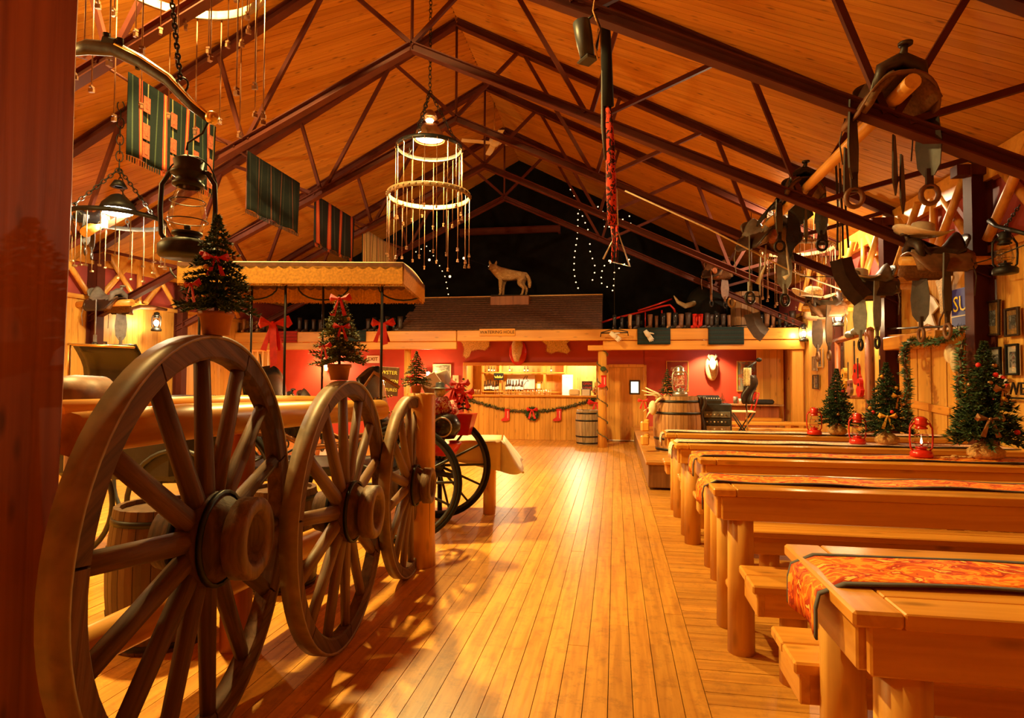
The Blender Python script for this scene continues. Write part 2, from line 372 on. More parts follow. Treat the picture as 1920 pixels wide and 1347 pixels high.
# ceiling: deck above, boards laid at a slant on both slopes
th = math.atan(SL); cb = B()
for sg, xe in ((1, XR+.25), (-1, XL-.25)):
    cb.add([(XC, Y0, ZC+.03), (xe, Y0, zceil(xe)+.03), (xe, Y1+.1, zceil(xe)+.03), (XC, Y1+.1, ZC+.03), (XC, Y0, ZC+.1), (xe, Y0, zceil(xe)+.1), (xe, Y1+.1, zceil(xe)+.1), (XC, Y1+.1, ZC+.1)],
           [(0, 1, 2, 3), (7, 6, 5, 4), (0, 4, 5, 1), (1, 5, 6, 2), (2, 6, 7, 3)])
ceiling = struct(cb.build('ceiling', 'dark', origin=(0, 0, 0)))
def ceil_side(sg, xe, k, pitch):
    # board runs from the ridge down the slope while drifting in Y by k per metre of X
    u = V((sg, k, -SL)).normalized(); n = V((sg*SL, 0, 1)).normalized(); v = n.cross(u); run = abs(xe-XC); L = run/abs(u.x)
    step = pitch/abs(v.y) if abs(v.y) > 1e-6 else pitch
    lo, hi = sorted((0, k*run)); c = Y0-hi; mats = {}
    while c < Y1-lo:
        ya, yb = c, c+k*run
        # clip the run to the room's length
        t0, t1 = 0., 1.
        for yl, sgn in ((Y0, 1), (Y1+.05, -1)):
            if k:
                tt = (yl-ya)/(k*run); inside = (ya-yl)*sgn > 0
                if inside and (yb-yl)*sgn < 0: t1 = min(t1, tt)
                elif not inside and (yb-yl)*sgn > 0: t0 = max(t0, tt)
                elif not inside: t0, t1 = 1, 0
        if t1-t0 > .03:
            lx = (t1-t0)*L; key = round(lx, 2); hw = pitch/2-.0025
            if key not in mats:
                q = B().box((0, 0, 0), (lx, hw*2, .02)); me = q.build('ceiling_board', 'ceil', ceiling); mats[key] = me; o = me
            else: o = mats[key].copy(); C.objects.link(o)
            mid = (t0+t1)/2; cx = XC+sg*run*mid; cy = ya+k*run*mid
            p = V((cx, cy, zceil(cx)))+n*rng.uniform(.010, .013)
            o.matrix_local = Mx(((u.x, v.x, n.x, p.x), (u.y, v.y, n.y, p.y), (u.z, v.z, n.z, p.z), (0, 0, 0, 1)))
        c += step
ceil_side(1, XR+.2, -.20, .105)
ceil_side(-1, XL-.2, -.47, .105)
# side walls: lower boards, crimson band above, log lattice
def side_wall(nm, X, sg, ya, yb, nb):
    ze = zceil(X)+.05
    w = struct(B().box((X+sg*.08, (Y0+Y1)/2, ze/2), (.1, Y1-Y0, ze)).build(nm, 'mauve', origin=(X, 0, 0)))
    y = ya; pr = None
    while y < yb:
        if pr is None: pr = B().box((0, 0, 0), (.028, .136, 3.05)).build('wall_board', 'board_z', w)
        else: pr = pr.copy(); C.objects.link(pr)
        pr.location = (sg*.012+rng.uniform(-.002, .002), y+.07, 1.525); y += .14
    q = B().box((sg*.012, (Y0+ya)/2, 1.525), (.028, ya-Y0, 3.05)); o = q.build('wall_board', 'board_z', w)
    o2 = B().box((-sg*.012, (Y0+Y1)/2, 3.07), (.07, Y1-Y0, .08)).build('ledger_rail', 'log', w)
    B().box((-sg*.03, (Y0+Y1)/2, ze-.20), (.09, Y1-Y0, .30)).build('eave_board', 'beam', w)
    return w
wr = side_wall('wall_right', XR, 1, 5.6, 15.9, 0)
wl = side_wall('wall_left', XL, -1, 8.4, 15.9, 0)
def lattice(w, X, sg, bays):
    for yb in bays:
        zt = 3.98
        for (ya, za, yc, zc) in ((.2, 3.14, .95, zt), (.95, 3.14, .2, zt), (1.12, 3.1, 1.12, zt), (1.3, 3.14, 2.05, zt), (2.05, 3.14, 1.3, zt)):
            off = .05 if ya < yc or ya == yc else .15
            B().cyl((-sg*off, yb+ya, za), (-sg*off, yb+yc, zc), .052, .046, 10).build('lattice_log', 'log_z', w)
lattice(wr, XR, 1, [5.255, 7.504, 9.753, 12.0])
lattice(wl, XL, -1, [7.504, 9.753, 12.0])
# back of the hall behind the camera, and the black gable
struct(B().box((-2.78, Y0-.05, 3.9), (14.2, .1, 8.0)).build('wall_front', 'post'))
gab = [(XL-.1, 2.75), (XR+.1, 2.75), (XR+.1, zceil(XR)), (XC, ZC), (XL-.1, zceil(XL))]
struct(B().prism(gab, .08, (0, Y1+.05, 0)).build('wall_gable', 'gable'))
# lower back wall in crimson with the bar opening and the door
wb = B()
wb.box((-6.86, YG+.05, 1.4), (5.7, .1, 2.8)); wb.box((-2.21, YG+.05, 2.42), (3.6, .1, .78)); wb.box((-.30, YG+.05, 1.4), (.24, .1, 2.8))
wb.box((.28, YG+.05, 2.35), (.92, .1, .9)); wb.box((2.44, YG+.05, 1.4), (3.42, .1, 2.8))
wback = struct(wb.build('wall_back', 'redwall', origin=(0, 0, 0)))
# balcony deck over it
struct(B().box((-2.78, 15.35, 2.70), (13.8, 2.3, .08)).build('balcony_floor', 'beam'))
t1 = struct(B().bev((-6.75, 14.2, 2.63), (5.9, .12, .26), .012).build('trim_1', 'beam'))
t2 = struct(B().bev((-6.75, 14.22, 2.40), (5.9, .12, .18), .012).build('trim_2', 'beam'))
t3 = struct(B().bev((.17, 14.2, 2.63), (7.9, .12, .26), .012).build('trim_3', 'beam'))
t4 = struct(B().bev((1.92, 14.22, 2.38), (4.4, .12, .21), .012).build('trim_4', 'beam'))
# shingled lean-to roof over the bar
rp = thing('shingled_roof', 'dark brown shingled lean-to roof sloping up above the bar front', 'roof', (-2.7, 14.3, 2.76)); rp['kind'] = 'structure'
x0, x1 = -5.3, -.33
B().add([(x0, 14.25, 2.76), (x1, 14.25, 2.76), (x1, 16.3, 3.84), (x0, 16.3, 3.84), (x0, 16.3, 2.76), (x1, 16.3, 2.76)], [(0, 1, 2, 3), (1, 5, 2), (0, 3, 4), (3, 2, 5, 4), (0, 4, 5, 1)]).build('roof_deck', 'shingle', rp, True)
sh = B(); nr = 15
for r_ in range(nr):
    y = 14.22+r_*2.08/nr; z = 2.775+r_*1.09/nr; xx = x0-rng.uniform(0, .15)
    while xx < x1:
        w = rng.uniform(.12, .2); a = min(xx+w, x1+.01)
        dz = rng.uniform(0, .008)
        sh.add([(xx+.003, y, z+.012+dz), (a-.003, y, z+.012+dz), (a-.003, y+.17, z+.092), (xx+.003, y+.17, z+.092), (xx+.003, y, z-.004), (a-.003, y, z-.004)], [(0, 1, 2, 3), (4, 5, 1, 0)]); xx += w
so = sh.build('shingles', 'shingle', rp, True); so['kind'] = 'stuff'
B().box(((x0+x1)/2, 16.3, 3.865), (x1-x0, .12, .03)).build('ridge_cap', 'beam', rp, True)
# ---------------------------------------------------------------- roof trusses and wall columns
TY = [3.006, 5.255, 7.504, 9.753, 12.0, 14.25]
names = ['nearest the camera, mostly overhead', 'second from the camera, its lower chord under the large saddle', 'third from the camera, with the red and black sash beside it', 'fourth from the camera, behind the middle chandelier', 'fifth from the camera', 'farthest, in front of the black gable']
DROP = 1.74
def zb(x): return ZC-DROP-(.47 if x > XC else .47)*abs(x-XC)
for k, (Y, nm) in enumerate(zip(TY, names)):
    t = thing('roof_truss', 'dark red steel scissor roof truss, '+nm, 'truss', (XC, Y, 2.6)); t['kind'] = 'structure'
    def mem(name, a, b, h, w, i_beam=False):
        a = V((a[0], Y, a[1])); b_ = V((b[0], Y, b[1])); d = (b_-a); u = d.normalized(); n = V((-u.z, 0, u.x)); y = V((0, 1, 0)); q = B()
        def bar(off, hh, ww):
            c = [a+n*(off-hh/2), a+n*(off+hh/2), b_+n*(off+hh/2), b_+n*(off-hh/2)]
            q.add([p-y*ww/2 for p in c]+[p+y*ww/2 for p in c], [(0, 1, 2, 3), (7, 6, 5, 4), (0, 4, 5, 1), (1, 5, 6, 2), (2, 6, 7, 3), (3, 7, 4, 0)])
        if i_beam: bar(0, h, .014); bar(h/2, .014, w); bar(-h/2, .014, w)
        else: bar(0, h, w)
        return q.build(name, 'steel', t, True)
    for sg, xe in ((1, XR+.02), (-1, XL-.02)):
        dz = -.075
        mem('top_chord', (XC, ZC+dz), (xe, zceil(xe)+dz), .11, .13, True)
        mem('bottom_chord', (XC, zb(XC)), (xe, zb(xe)), .10, .12, True)
        run = abs(xe-XC)
        tp = [0.155, .40, .64, .87]; bp = [.34, .70]
        P = lambda f: (XC+sg*run*f, zceil(XC+sg*run*f)-.12)
        Q = lambda f: (XC+sg*run*f, zb(XC+sg*run*f)+.04)
        for a, b_ in ((Q(0.0), P(.155)), (P(.17), Q(.335)), (Q(.345), P(.40)), (Q(.36), P(.585)), (P(.62), Q(.705)), (Q(.715), P(.80)), (Q(.73), P(.97))):
            mem('web', a, b_, .055, .05)
    B().cyl((XC, Y, ZC-.08), (XC, Y, zb(XC)-.05), .022, .022, 8).build('king_rod', 'steel', t, True)
def column(X, sg, Y, lab):
    c = thing('wall_column', lab, 'column', (X, Y, 0)); c['kind'] = 'structure'
    h = zceil(X)-.12; q = B()
    q.box((X-sg*.13, Y, h/2), (.20, .012, h)); q.box((X-sg*.03, Y, h/2), (.012, .17, h)); q.box((X-sg*.23, Y, h/2), (.012, .17, h)); q.build('steel_column', 'steel', c, True)
    B().box((X-sg*.13, Y, .008), (.3, .26, .016)).build('base_plate', 'steel', c, True)
    B().box((X-sg*.20, Y, h-.05), (.34, .14, .12)).build('bracket', 'steel', c, True)
for sg, X, side in ((1, XR, 'right'), (-1, XL, 'left')):
    for Y, d in zip(TY[1:5], ('nearest', 'second', 'third', 'farthest')):
        if Y > 5 and not (sg < 0 and Y < 6): column(X, sg, Y, 'red-brown steel column against the %s wall, %s of the row' % (side, d))
# ================================================================ FOREGROUND
M['runner'] = patchwork('orange_floral_runner', [(.62, .07, .01), (.80, .16, .01), (.85, .35, .03), (.80, .13, .01), (.45, .04, .01), (.85, .50, .10)], 9, .7, (1, 1.4, 1))
M['runnerpale'] = patchwork('pink_floral_runner', [(.75, .45, .30), (.85, .62, .48), (.70, .28, .15), (.85, .66, .52)], 16, .7)
M['hem'] = plain('grey_hem', (.085, .075, .075), .85, 0, .15, 30)
# --- big squared post at the left edge
def squared_log(p0, p1, w, name, mat, parent, world):
    a = V(p0); b = V(p1); q = B(); c = .24
    prof = [(-1, -1+c), (-1+c, -1), (1-c, -1), (1, -1+c), (1, 1-c), (1-c, 1), (-1+c, 1), (-1, 1-c)]
    vs = []; nz = 9
    for i in range(nz+1):
        t = i/nz; p = a.lerp(b, t); ww = (w[0]*(1-t)+w[1]*t)*(1+.012*math.sin(i*2.1))
        vs += [p+V((x*ww, y*ww, 0)) for x, y in prof]
    fs = [(i*8+j, i*8+(j+1) % 8, (i+1)*8+(j+1) % 8, (i+1)*8+j) for i in range(nz) for j in range(8)]+[tuple(range(nz*8, nz*8+8))]
    q.add(vs, fs); return q.build(name, mat, parent, world)
pt = thing('timber_post', 'massive red-brown squared timber post at the left edge of the view', 'post', (-2.27, 1.80, 0))
squared_log((-2.33, 1.80, 0), (-2.265, 1.80, 5.2), (.235, .235), 'shaft', 'post', pt, True)
B().tube([(-2.25, 1.562, 0), (-2.235, 1.562, .8), (-2.195, 1.562, 1.6), (-2.145, 1.562, 2.6), (-2.12, 1.562, 3.6)], [.008, .007, .006, .005, .004], 6).build('drying_crack', 'dark', pt, True)
# --- wagon wheels
def wagon_wheel(label, X, Y, r, a, ns, lightspokes):
    w = thing('wagon_wheel', label, 'wheel', (X, Y, 0), -a, 'wooden wagon wheels leaning in a row along the log rail'); del w['group']
    k = r/.89; nf = ns//2; ri, ro = r-.105*k, r-.014
    fel = None
    for i in range(nf):
        if fel is None:
            q = B(); m = 8; da = 2*PI/nf-.012; vs = []
            for j in range(m+1):
                an = .006+da*j/m
                for (x, rr) in ((-.008, ri), (0, ri+.012), (0, ro), (-.085*k, ro), (-.085*k, ri+.012), (-.077*k, ri)):
                    vs.append((x, rr*math.cos(an), rr*math.sin(an)))
            fs = [(j*6+u, j*6+(u+1) % 6, j*6+6+(u+1) % 6, j*6+6+u) for j in range(m) for u in range(6)]+[tuple(range(6))[::-1], tuple(range(m*6, m*6+6))]
            q.add(vs, fs); fel = q.build('felloe', 'old', w); o = fel
        else: o = fel.copy(); C.objects.link(o)
        o.location = (0, 0, r); o.rotation_euler = (.3+2*PI*i/nf, 0, 0)
    sp = None
    for i in range(ns):
        if sp is None:
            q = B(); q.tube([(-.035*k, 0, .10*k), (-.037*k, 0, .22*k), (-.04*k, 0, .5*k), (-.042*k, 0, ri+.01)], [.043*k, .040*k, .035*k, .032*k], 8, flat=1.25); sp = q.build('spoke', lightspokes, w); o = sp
        else: o = sp.copy(); C.objects.link(o)
        o.location = (0, 0, r); o.rotation_euler = (.3+PI/ns+2*PI*i/ns, 0, 0)
    B().lathe([(ro, -.092*k), (r, -.092*k), (r, .006), (ro, .006), (ro, -.092*k)], 72, (0, 0, 0), 'x').build('iron_tyre', 'tyre', w).location = (0, 0, r)
    h = B().lathe([(.06*k, -.24*k), (.105*k, -.24*k), (.115*k, -.19*k), (.15*k, -.12*k), (.168*k, -.05*k), (.165*k, .02*k), (.14*k, .06*k), (.125*k, .1*k), (.122*k, .12*k), (.118*k, .125*k)], 24, (0, 0, 0), 'x').build('hub', 'old', w); h.scale = (.92, 1.22, 1.22)
    h.location = (0, 0, r)
    e = B().lathe([(.135*k, .11*k), (.147*k, .12*k), (.147*k, .205*k), (.138*k, .215*k), (.105*k, .215*k), (.09*k, .20*k), (.08*k, .06*k), (0.001, .06*k)], 24, (0, 0, 0), 'x').build('hub_nose', 'oldlight', w); e.location = (0, 0, r); e.scale = (.92, 1.2, 1.2)
    for xx, rr in ((-.10, .158), (.035, .158)):
        bnd = B().lathe([(rr*k, (xx-.012)*k), ((rr+.012)*k, (xx-.012)*k), ((rr+.012)*k, (xx+.012)*k), (rr*k, (xx+.012)*k)], 24, (0, 0, 0), 'x').build('hub_band', 'iron', w); bnd.location = (0, 0, r); bnd.scale = (.92, 1.22, 1.22)
    return w
wagon_wheel('nearest and largest wagon wheel, weathered, with a fir tree on top', -1.74, 2.42, .893, -.175, 14, 'old')
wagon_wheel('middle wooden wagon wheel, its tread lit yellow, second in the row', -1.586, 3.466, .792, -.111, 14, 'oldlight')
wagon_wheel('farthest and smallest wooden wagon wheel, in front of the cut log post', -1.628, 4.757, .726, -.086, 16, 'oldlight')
# --- log rail fence behind the wheels
fe = thing('log_rail_fence', 'peeled golden log rail fence running behind the three wagon wheels', 'fence', (-2.2, 4, 0))
B().tube([(-2.12, 2.06, 1.37), (-2.13, 2.7, 1.375), (-2.08, 3.7, 1.36), (-1.98, 4.9, 1.33)], [.088, .092, .084, .085], 14).build('top_rail', 'log', fe, True)
B().tube([(-2.35, 2.2, 1.44), (-2.32, 3.4, 1.425), (-2.25, 4.6, 1.39)], [.06, .066, .06], 12).build('rear_rail', 'log', fe, True)
B().tube([(-2.2, 2.06, .46), (-2.14, 3.0, .47), (-2.03, 4.9, .44)], [.085, .09, .08], 14).build('bottom_rail', 'log', fe, True)
for x, y, h in ((-2.28, 2.05, 1.10), (-2.22, 3.3, 1.32)):
    B().lathe([(.001, h), (.05, h-.01), (.082, h-.06), (.09, h-.12), (.09, 0)], 16, (x, y, 0)).build('fence_post', 'post', fe, True)
gp = thing('log_gate_post', 'flat-topped peeled log post at the aisle end of the log rail', 'post', (-1.66, 5.02, 0))
B().lathe([(.001, 1.47), (.115, 1.47), (.125, 1.455), (.128, .9), (.132, .3), (.14, 0), (.001, 0)], 20, (-1.66, 5.02, 0)).build('shaft', 'log_z', gp, True)
B().box((-1.55, 4.96, .3), (.004, .02, .5)).build('drying_crack', 'dark', gp, True)
# --- potted fir trees
def bow(b, c, s, ax=(1, 0, 0)):
    c = V(c); ax = V(ax); n = ax.cross(V((0, 0, 1)))
    for sg in (-1, 1):
        b.add([c, c+ax*sg*.5*s+V((0, 0, .28*s))-n*.1*s, c+ax*sg*.62*s-n*.16*s, c+ax*sg*.5*s-V((0, 0, .14*s))-n*.1*s, c+ax*sg*.4*s+n*.08*s+V((0, 0, .06*s))], [(0, 1, 2, 3), (0, 3, 4), (0, 4, 1), (1, 4, 2), (2, 4, 3)])
        b.add([c, c+ax*sg*.10*s-n*.04*s, c+ax*sg*.42*s-V((0, 0, .85*s)), c+ax*sg*.2*s-V((0, 0, .9*s))], [(0, 1, 2, 3), (3, 2, 1, 0)])
    b.ball(c, .09*s, 8, 6); return b
_fol = {}
def fir(label, loc, h, rad, pot='burlap', bows=2, bowmat='red', seed=1, baubles=6, green='needle', group=None, dens=1., rz=0):
    r_ = random.Random(seed); ph = .13*h
    t = thing('potted_fir', label, 'christmas tree', loc, rz, group)
    if pot == 'burlap': B().lathe([(.001, 0), (.10*h, 0), (.135*h, .03*h), (.135*h, .075*h), (.08*h, .125*h), (.03*h, .15*h), (.001, .15*h)], 14).build('root_ball', 'burlap', t)
    elif pot == 'pot': B().lathe([(.001, 0), (.10*h, 0), (.125*h, .15*h), (.14*h, .15*h), (.14*h, .19*h), (.115*h, .19*h), (.11*h, .16*h), (.001, .16*h)], 18).build('pot', 'terra', t); ph = .18*h
    B().cyl((0, 0, ph*.8), (0, 0, h*.96), .018*h, .004*h, 7).build('trunk', 'leatherbrown', t)
    q = B(); levels = int(15*dens); z0 = ph+.06*h
    for i in range(levels):
        f = i/(levels-1); z = z0+(h-z0)*f**.95; L = rad*(1-f)**.85+.015*h; nb = max(5, int((13-7*f)*dens))
        for j in range(nb):
            w = 2*PI*(j+r_.random()*.7)/nb+i; d = V((math.cos(w), math.sin(w), r_.uniform(-.12, .22))); l_ = L*r_.uniform(.78, 1.1); ns = max(3, int(8*(1-f)+2)); sd = V((-d.y, d.x, 0))
            for s in range(ns):
                u = (s+.6)/ns; p = V((0, 0, z))+d*l_*u-V((0, 0, .05*h*u*u))
                for m in range(9):
                    g = (d*.7+sd*r_.uniform(-1, 1)+V((0, 0, r_.uniform(-.5, .7)))).normalized()*.062*h*r_.uniform(.7, 1.15)*(1-.45*f); pw = g.cross(V((r_.uniform(-1, 1), r_.uniform(-1, 1), 1))).normalized()*.0105*h
                    q.add([p-pw, p+pw, p+g], [(0, 1, 2)])
    fo = q.build('foliage', green, t)
    for i in range(bows):
        f = .2+.6*i/max(1, bows); w = -1.9+1.5*i-(.6 if i % 2 else 0); rr = rad*(1-f)**.8*.95
        bow(B(), (rr*math.cos(w), rr*math.sin(w), z0+(h-z0)*f), .17*h, (-math.sin(w), math.cos(w), 0)).build('bow', bowmat, t)
    for i in range(baubles):
        f = r_.uniform(.05, .85); w = r_.uniform(-PI, .3); rr = rad*(1-f)**.85*.95
        B().ball((rr*math.cos(w), rr*math.sin(w), z0+(h-z0)*f-.02*h), .022*h, 8, 6).build('bauble', ['gold', 'red', 'copper'][i % 3], t)
    return t
fir('little fir in a clay pot with red bows, on top of the nearest wagon wheel', (-1.74, 2.40, 1.787), .53, .155, 'pot', 2, 'red', 2, 4)
fir('little fir painted lit yellow, with a tall red bow, on the middle wagon wheel', (-1.665, 3.46, 1.585), .52, .165, 'pot', 2, 'red', 3, 4, 'needlelit')
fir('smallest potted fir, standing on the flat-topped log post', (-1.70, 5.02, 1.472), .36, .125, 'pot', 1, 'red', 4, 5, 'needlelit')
tb = bow(B(), at(636, 560, Y=3.42), .12).build('ribbon_bow', 'red'); tag(tb, 'bright red ribbon bow at the tip of the fir on the middle wagon wheel', 'bow')
# --- kerosene lanterns
def lantern(label, loc, h, mat, lit=False, group=None, rz=0, glassm='glass'):
    t = thing('kerosene_lantern', label, 'lantern', loc, rz, group)
    B().lathe([(.001, 0), (.225*h, 0), (.24*h, .02*h), (.24*h, .10*h), (.20*h, .15*h), (.11*h, .17*h), (.10*h, .20*h), (.13*h, .21*h), (.13*h, .235*h), (.06*h, .25*h)], 20).build('fuel_tank', mat, t)
    B().lathe([(.10*h, .235*h), (.155*h, .30*h), (.165*h, .38*h), (.14*h, .50*h), (.105*h, .62*h), (.10*h, .66*h)], 18).build('glass_globe', glassm, t)
    B().lathe([(.10*h, .655*h), (.135*h, .665*h), (.135*h, .69*h), (.105*h, .71*h), (.11*h, .74*h), (.15*h, .77*h), (.15*h, .79*h), (.12*h, .83*h), (.13*h, .90*h), (.06*h, .94*h), (.001, .95*h)], 18).build('chimney_cap', mat, t)
    for sg in (-1, 1):
        B().tube([(sg*.17*h, 0, .13*h), (sg*.235*h, 0, .22*h), (sg*.25*h, 0, .45*h), (sg*.24*h, 0, .68*h), (sg*.17*h, 0, .79*h), (sg*.10*h, 0, .80*h)], .022*h, 8).build('side_tube', mat, t)
    q = B()
    for z, rr in ((.34, .172), (.52, .15)): q.ring((0, 0, z*h), rr*h, .005*h, 20, 4)
    q.build('globe_guard', mat, t)
    q = B(); q.tube([(sg_*.25*h*math.cos(a), .03*h, .62*h+.34*h*math.sin(a)) for sg_, a in ((1, PI*i/12) for i in range(13))], .007*h, 5); q.build('bail_handle', mat, t)
    B().lathe([(.02*h, .25*h), (.03*h, .27*h), (.03*h, .30*h), (.001, .30*h)], 8).build('burner', mat, t)
    if lit: B().lathe([(.001, .30*h), (.028*h, .335*h), (.02*h, .39*h), (.001, .45*h)], 8).build('flame', 'flame', t)
    return t
p = at(350, 484, Y=2.95)
lan = lantern('large old grey kerosene lantern hanging unlit in front of the left blankets', p, .60, 'iron', False, rz=.2)
# --- wooden hames bar with brass ball and chain, the lantern hangs from it
hb = thing('hames_bar', 'dark curved harness hames bar with brass ball, hanging beside the timber post', 'harness bar', at(300, 170, Y=2.95))
pts = [(128, 96), (165, 88), (215, 92), (262, 115), (315, 150), (360, 198), (392, 224)]
B().tube([at(a, b_, Y=2.95) for a, b_ in pts], [.030, .045, .042, .038, .034, .028, .02], 12, flat=.7).build('bar', 'leather', hb, True)
B().tube([at(a, b_-9, Y=2.93) for a, b_ in pts[2:]], [.008]*5, 6).build('brass_edge', 'brass', hb, True)
B().ball(at(398, 221, Y=2.95), .037, 14, 10).build('brass_ball', 'brass', hb, True)
for px, py in ((200, 68), (225, 78), (258, 108)): B().cyl(at(px, py+22, Y=2.95), at(px, py-5, Y=2.95), .012, .02, 8).build('bolt', 'iron', hb, True)
B().bev(at(208, 80, Y=2.95), (.10, .05, .05), .01, 0, .3).build('clevis', 'iron', hb, True)
def chain(a, b, n, r, parent=None, name='chain_link', mat='iron'):
    a = V(a); b = V(b); q = B(); d = (b-a)/n; L = d.length
    for i in range(n):
        c = a+d*(i+.5); u = d.normalized(); s = u.orthogonal().normalized() if i % 2 else u.cross(u.orthogonal()).normalized()
        q.tube([c+u*math.cos(2*PI*j/10)*L*.66+s*math.sin(2*PI*j/10)*L*.36 for j in range(10)], r, 5, closed=True)
    return q
chain(at(318, -40, Y=2.95), at(338, 148, Y=2.95), 20, .006).build('chain', 'iron', hb, True)
B().ring(at(340, 160, Y=2.95), .042, .006, 16, 6, 'y').build('ring', 'iron', hb, True)
sw = B().tube([at(392, 226, Y=2.95), at(380, 250, Y=2.95), at(352, 268, Y=2.95), at(350, 282, Y=2.95)], .006, 6).build('hook', 'iron', hb, True)
# ---------------------------------------------------------------- tables and benches
def plank_table(label, xl, y0, y1, zt=.97, xr=3.72, cat='table'):
    t = thing('plank_table', label, cat, (xl, (y0+y1)/2, 0))
    B().bev((xl+.065, (y0+y1)/2, zt-.0225), (.13, y1-y0, .045), .008).build('end_board', 'pine_y', t, True)
    n = 5; w = (y1-y0)/n
    for i in range(n): B().bev(((xl+.131+xr)/2, y0+w*(i+.5), zt-.0225), (xr-xl-.131, w-.002, .045), .004).build('top_plank', 'pine', t, True)
    B().bev(((xl+xr)/2+.02, y0+.04, zt-.115), (xr-xl-.06, .035, .14), .006).build('front_apron', 'pine', t, True)
    B().bev(((xl+xr)/2+.02, y1-.04, zt-.115), (xr-xl-.06, .035, .14), .006).build('rear_apron', 'pine', t, True)
    B().bev((xl+.045, (y0+y1)/2, zt-.115), (.035, y1-y0-.12, .14), .006).build('end_apron', 'pine_y', t, True)
    for x in (xl+.17, xr-.3):
        for y in (y0+.12, y1-.10): B().cyl((x, y, 0), (x, y, zt-.05), .078, .072, 16).build('log_leg', 'log_z', t, True)
        B().cyl((x, y0+.12, .3), (x, y1-.1, .3), .035, .035, 10).build('stretcher', 'log', t, True)
    return t
def bench(label, xl, y0, y1, z=.55, xr=3.7):
    t = thing('plank_bench', label, 'bench', (xl, (y0+y1)/2, 0)); w = (y1-y0)/2
    for i in range(2): B().bev(((xl+xr)/2, y0+w*(i+.5), z-.0225), (xr-xl, w-.003, .045), .008).build('seat_plank', 'pine', t, True)
    for y in (y0+.045, y1-.045): B().bev(((xl+xr)/2, y, z-.105), (xr-xl-.05, .035, .12), .005).build('side_rail', 'pine', t, True)
    B().bev((xl+.045, (y0+y1)/2, z-.105), (.04, y1-y0-.05, .12), .005).build('end_rail', 'pine_y', t, True)
    for x in (xl+.24, xr-.3): B().cyl((x, (y0+y1)/2, 0), (x, (y0+y1)/2, z-.045), .072, .068, 14).build('log_leg', 'log_z', t, True)
    return t
TB = [(.64, 1.80, 2.49), (.56, 3.66, 4.27), (.66, 4.99, 5.55), (.575, 6.05, 6.6), (.575, 7.2, 7.8)]
ords = ['nearest long pine table, orange runner with grey hem hanging over its end', 'second pine table from the camera, log legs showing at its aisle end', 'third pine table from the camera, with the largest red lantern on it', 'fourth pine table from the camera, pale runner along its middle', 'farthest long pine table, just before the big barrel']
for i, ((xl, a, b_), lb) in enumerate(zip(TB, ords)):
    plank_table(lb, xl, a, b_)
    ym = (a+b_)/2+.02; hw = .15 if i else .16; mt = 'runner' if i < 3 else 'runnerpale'; zt = .976; r_ = random.Random(i)
    ph = [r_.uniform(0, 6) for _ in range(4)]
    def path(u, v, lift=0., xl=xl, ym=ym, hw=hw, zt=zt, ph=ph):
        s = u*3.2-(.15 if zt else 0); y = ym+(v-.5)*2*hw+.015*math.sin(s*5+ph[0])
        wob = .006*math.sin(s*9+v*3+ph[1])*math.sin(v*4+ph[2])+.007
        if s < .03: k = .03-s; return (xl-.012-.010*(1+math.sin(v*7+ph[3]))+(-.03 if k < .06 else -.03)*min(1, k/.05)+.022, y+.03*k*(v-.5), zt-k*.93+wob*.2+lift*.0)
        return (xl+s, y, zt+wob+lift)
    rn = thing('table_runner', ['orange floral table runner with grey hem on the nearest table', 'orange floral runner on the second pine table', 'thin orange floral runner on the third pine table', 'pale pink runner on the fourth pine table', 'pale pink runner on the farthest pine table'][i], 'table runner', (xl, ym, zt))
    B().grid(lambda u, v: path(u, .07+v*.86), 64, 8, True, .004).build('cloth', mt, rn, True)
    for v0 in (0, .93): B().grid(lambda u, v: path(u, v0+v*.07, .002), 64, 2, True, .006).build('hem', 'hem', rn, True)
for lb, xl, a, b_ in [('bench tucked under the far side of the nearest table', .655, 2.42, 2.77), ('bench in front of the second table', .69, 3.27, 3.63), ('bench behind the second table', .84, 4.44, 4.74),
                      ('bench behind the third table', .72, 5.66, 5.95), ('bench behind the fourth table', .68, 6.68, 7.0), ('last bench, behind the farthest table, close to the big barrel', .62, 7.95, 8.35)]:
    bench('long pine plank '+lb if not lb.startswith('last') else lb, xl, a, b_)
# things on the tables
lantern('largest red lantern, lit, on the third table', at(1728, 857, Z=.985), .34, 'redpaint', True)
lantern('red lantern with silver top, unlit, on the fourth table between two firs', at(1608, 832, Z=.985), .31, 'redpaint')
lantern('smallest and farthest red lantern, on the farthest table', at(1527, 815, Z=.985), .32, 'redpaint')
fir('tall dark fir with burlap root ball, right of the largest red lantern', at(1849, 861, Z=.985), .92, .25, 'burlap', 2, 'copper', 11, 9, dens=1.2)
fir('bushy fir with a gold bow on the fourth table', at(1663, 833, Z=.985), .78, .235, 'burlap', 2, 'gold', 12, 7, dens=1.1)
fir('slim fir on the farthest table beside the smallest red lantern', at(1570, 815, Z=.985), .74, .2, 'burlap', 0, 'red', 13, 6, dens=1.1)
pn = thing('snack_plate', 'little heap of tan pretzel twists on the third table between lantern and fir', 'snack', at(1790, 858, Z=.98))
q = B(); r_ = random.Random(4)
for i in range(9): q.ring(tuple(at(1768+i*8, 858, Z=.995)+V((0, r_.uniform(-.02, .02), r_.uniform(0, .012)))), .016, .006, 10, 5)
q.build('twists', 'burlap', pn, True)
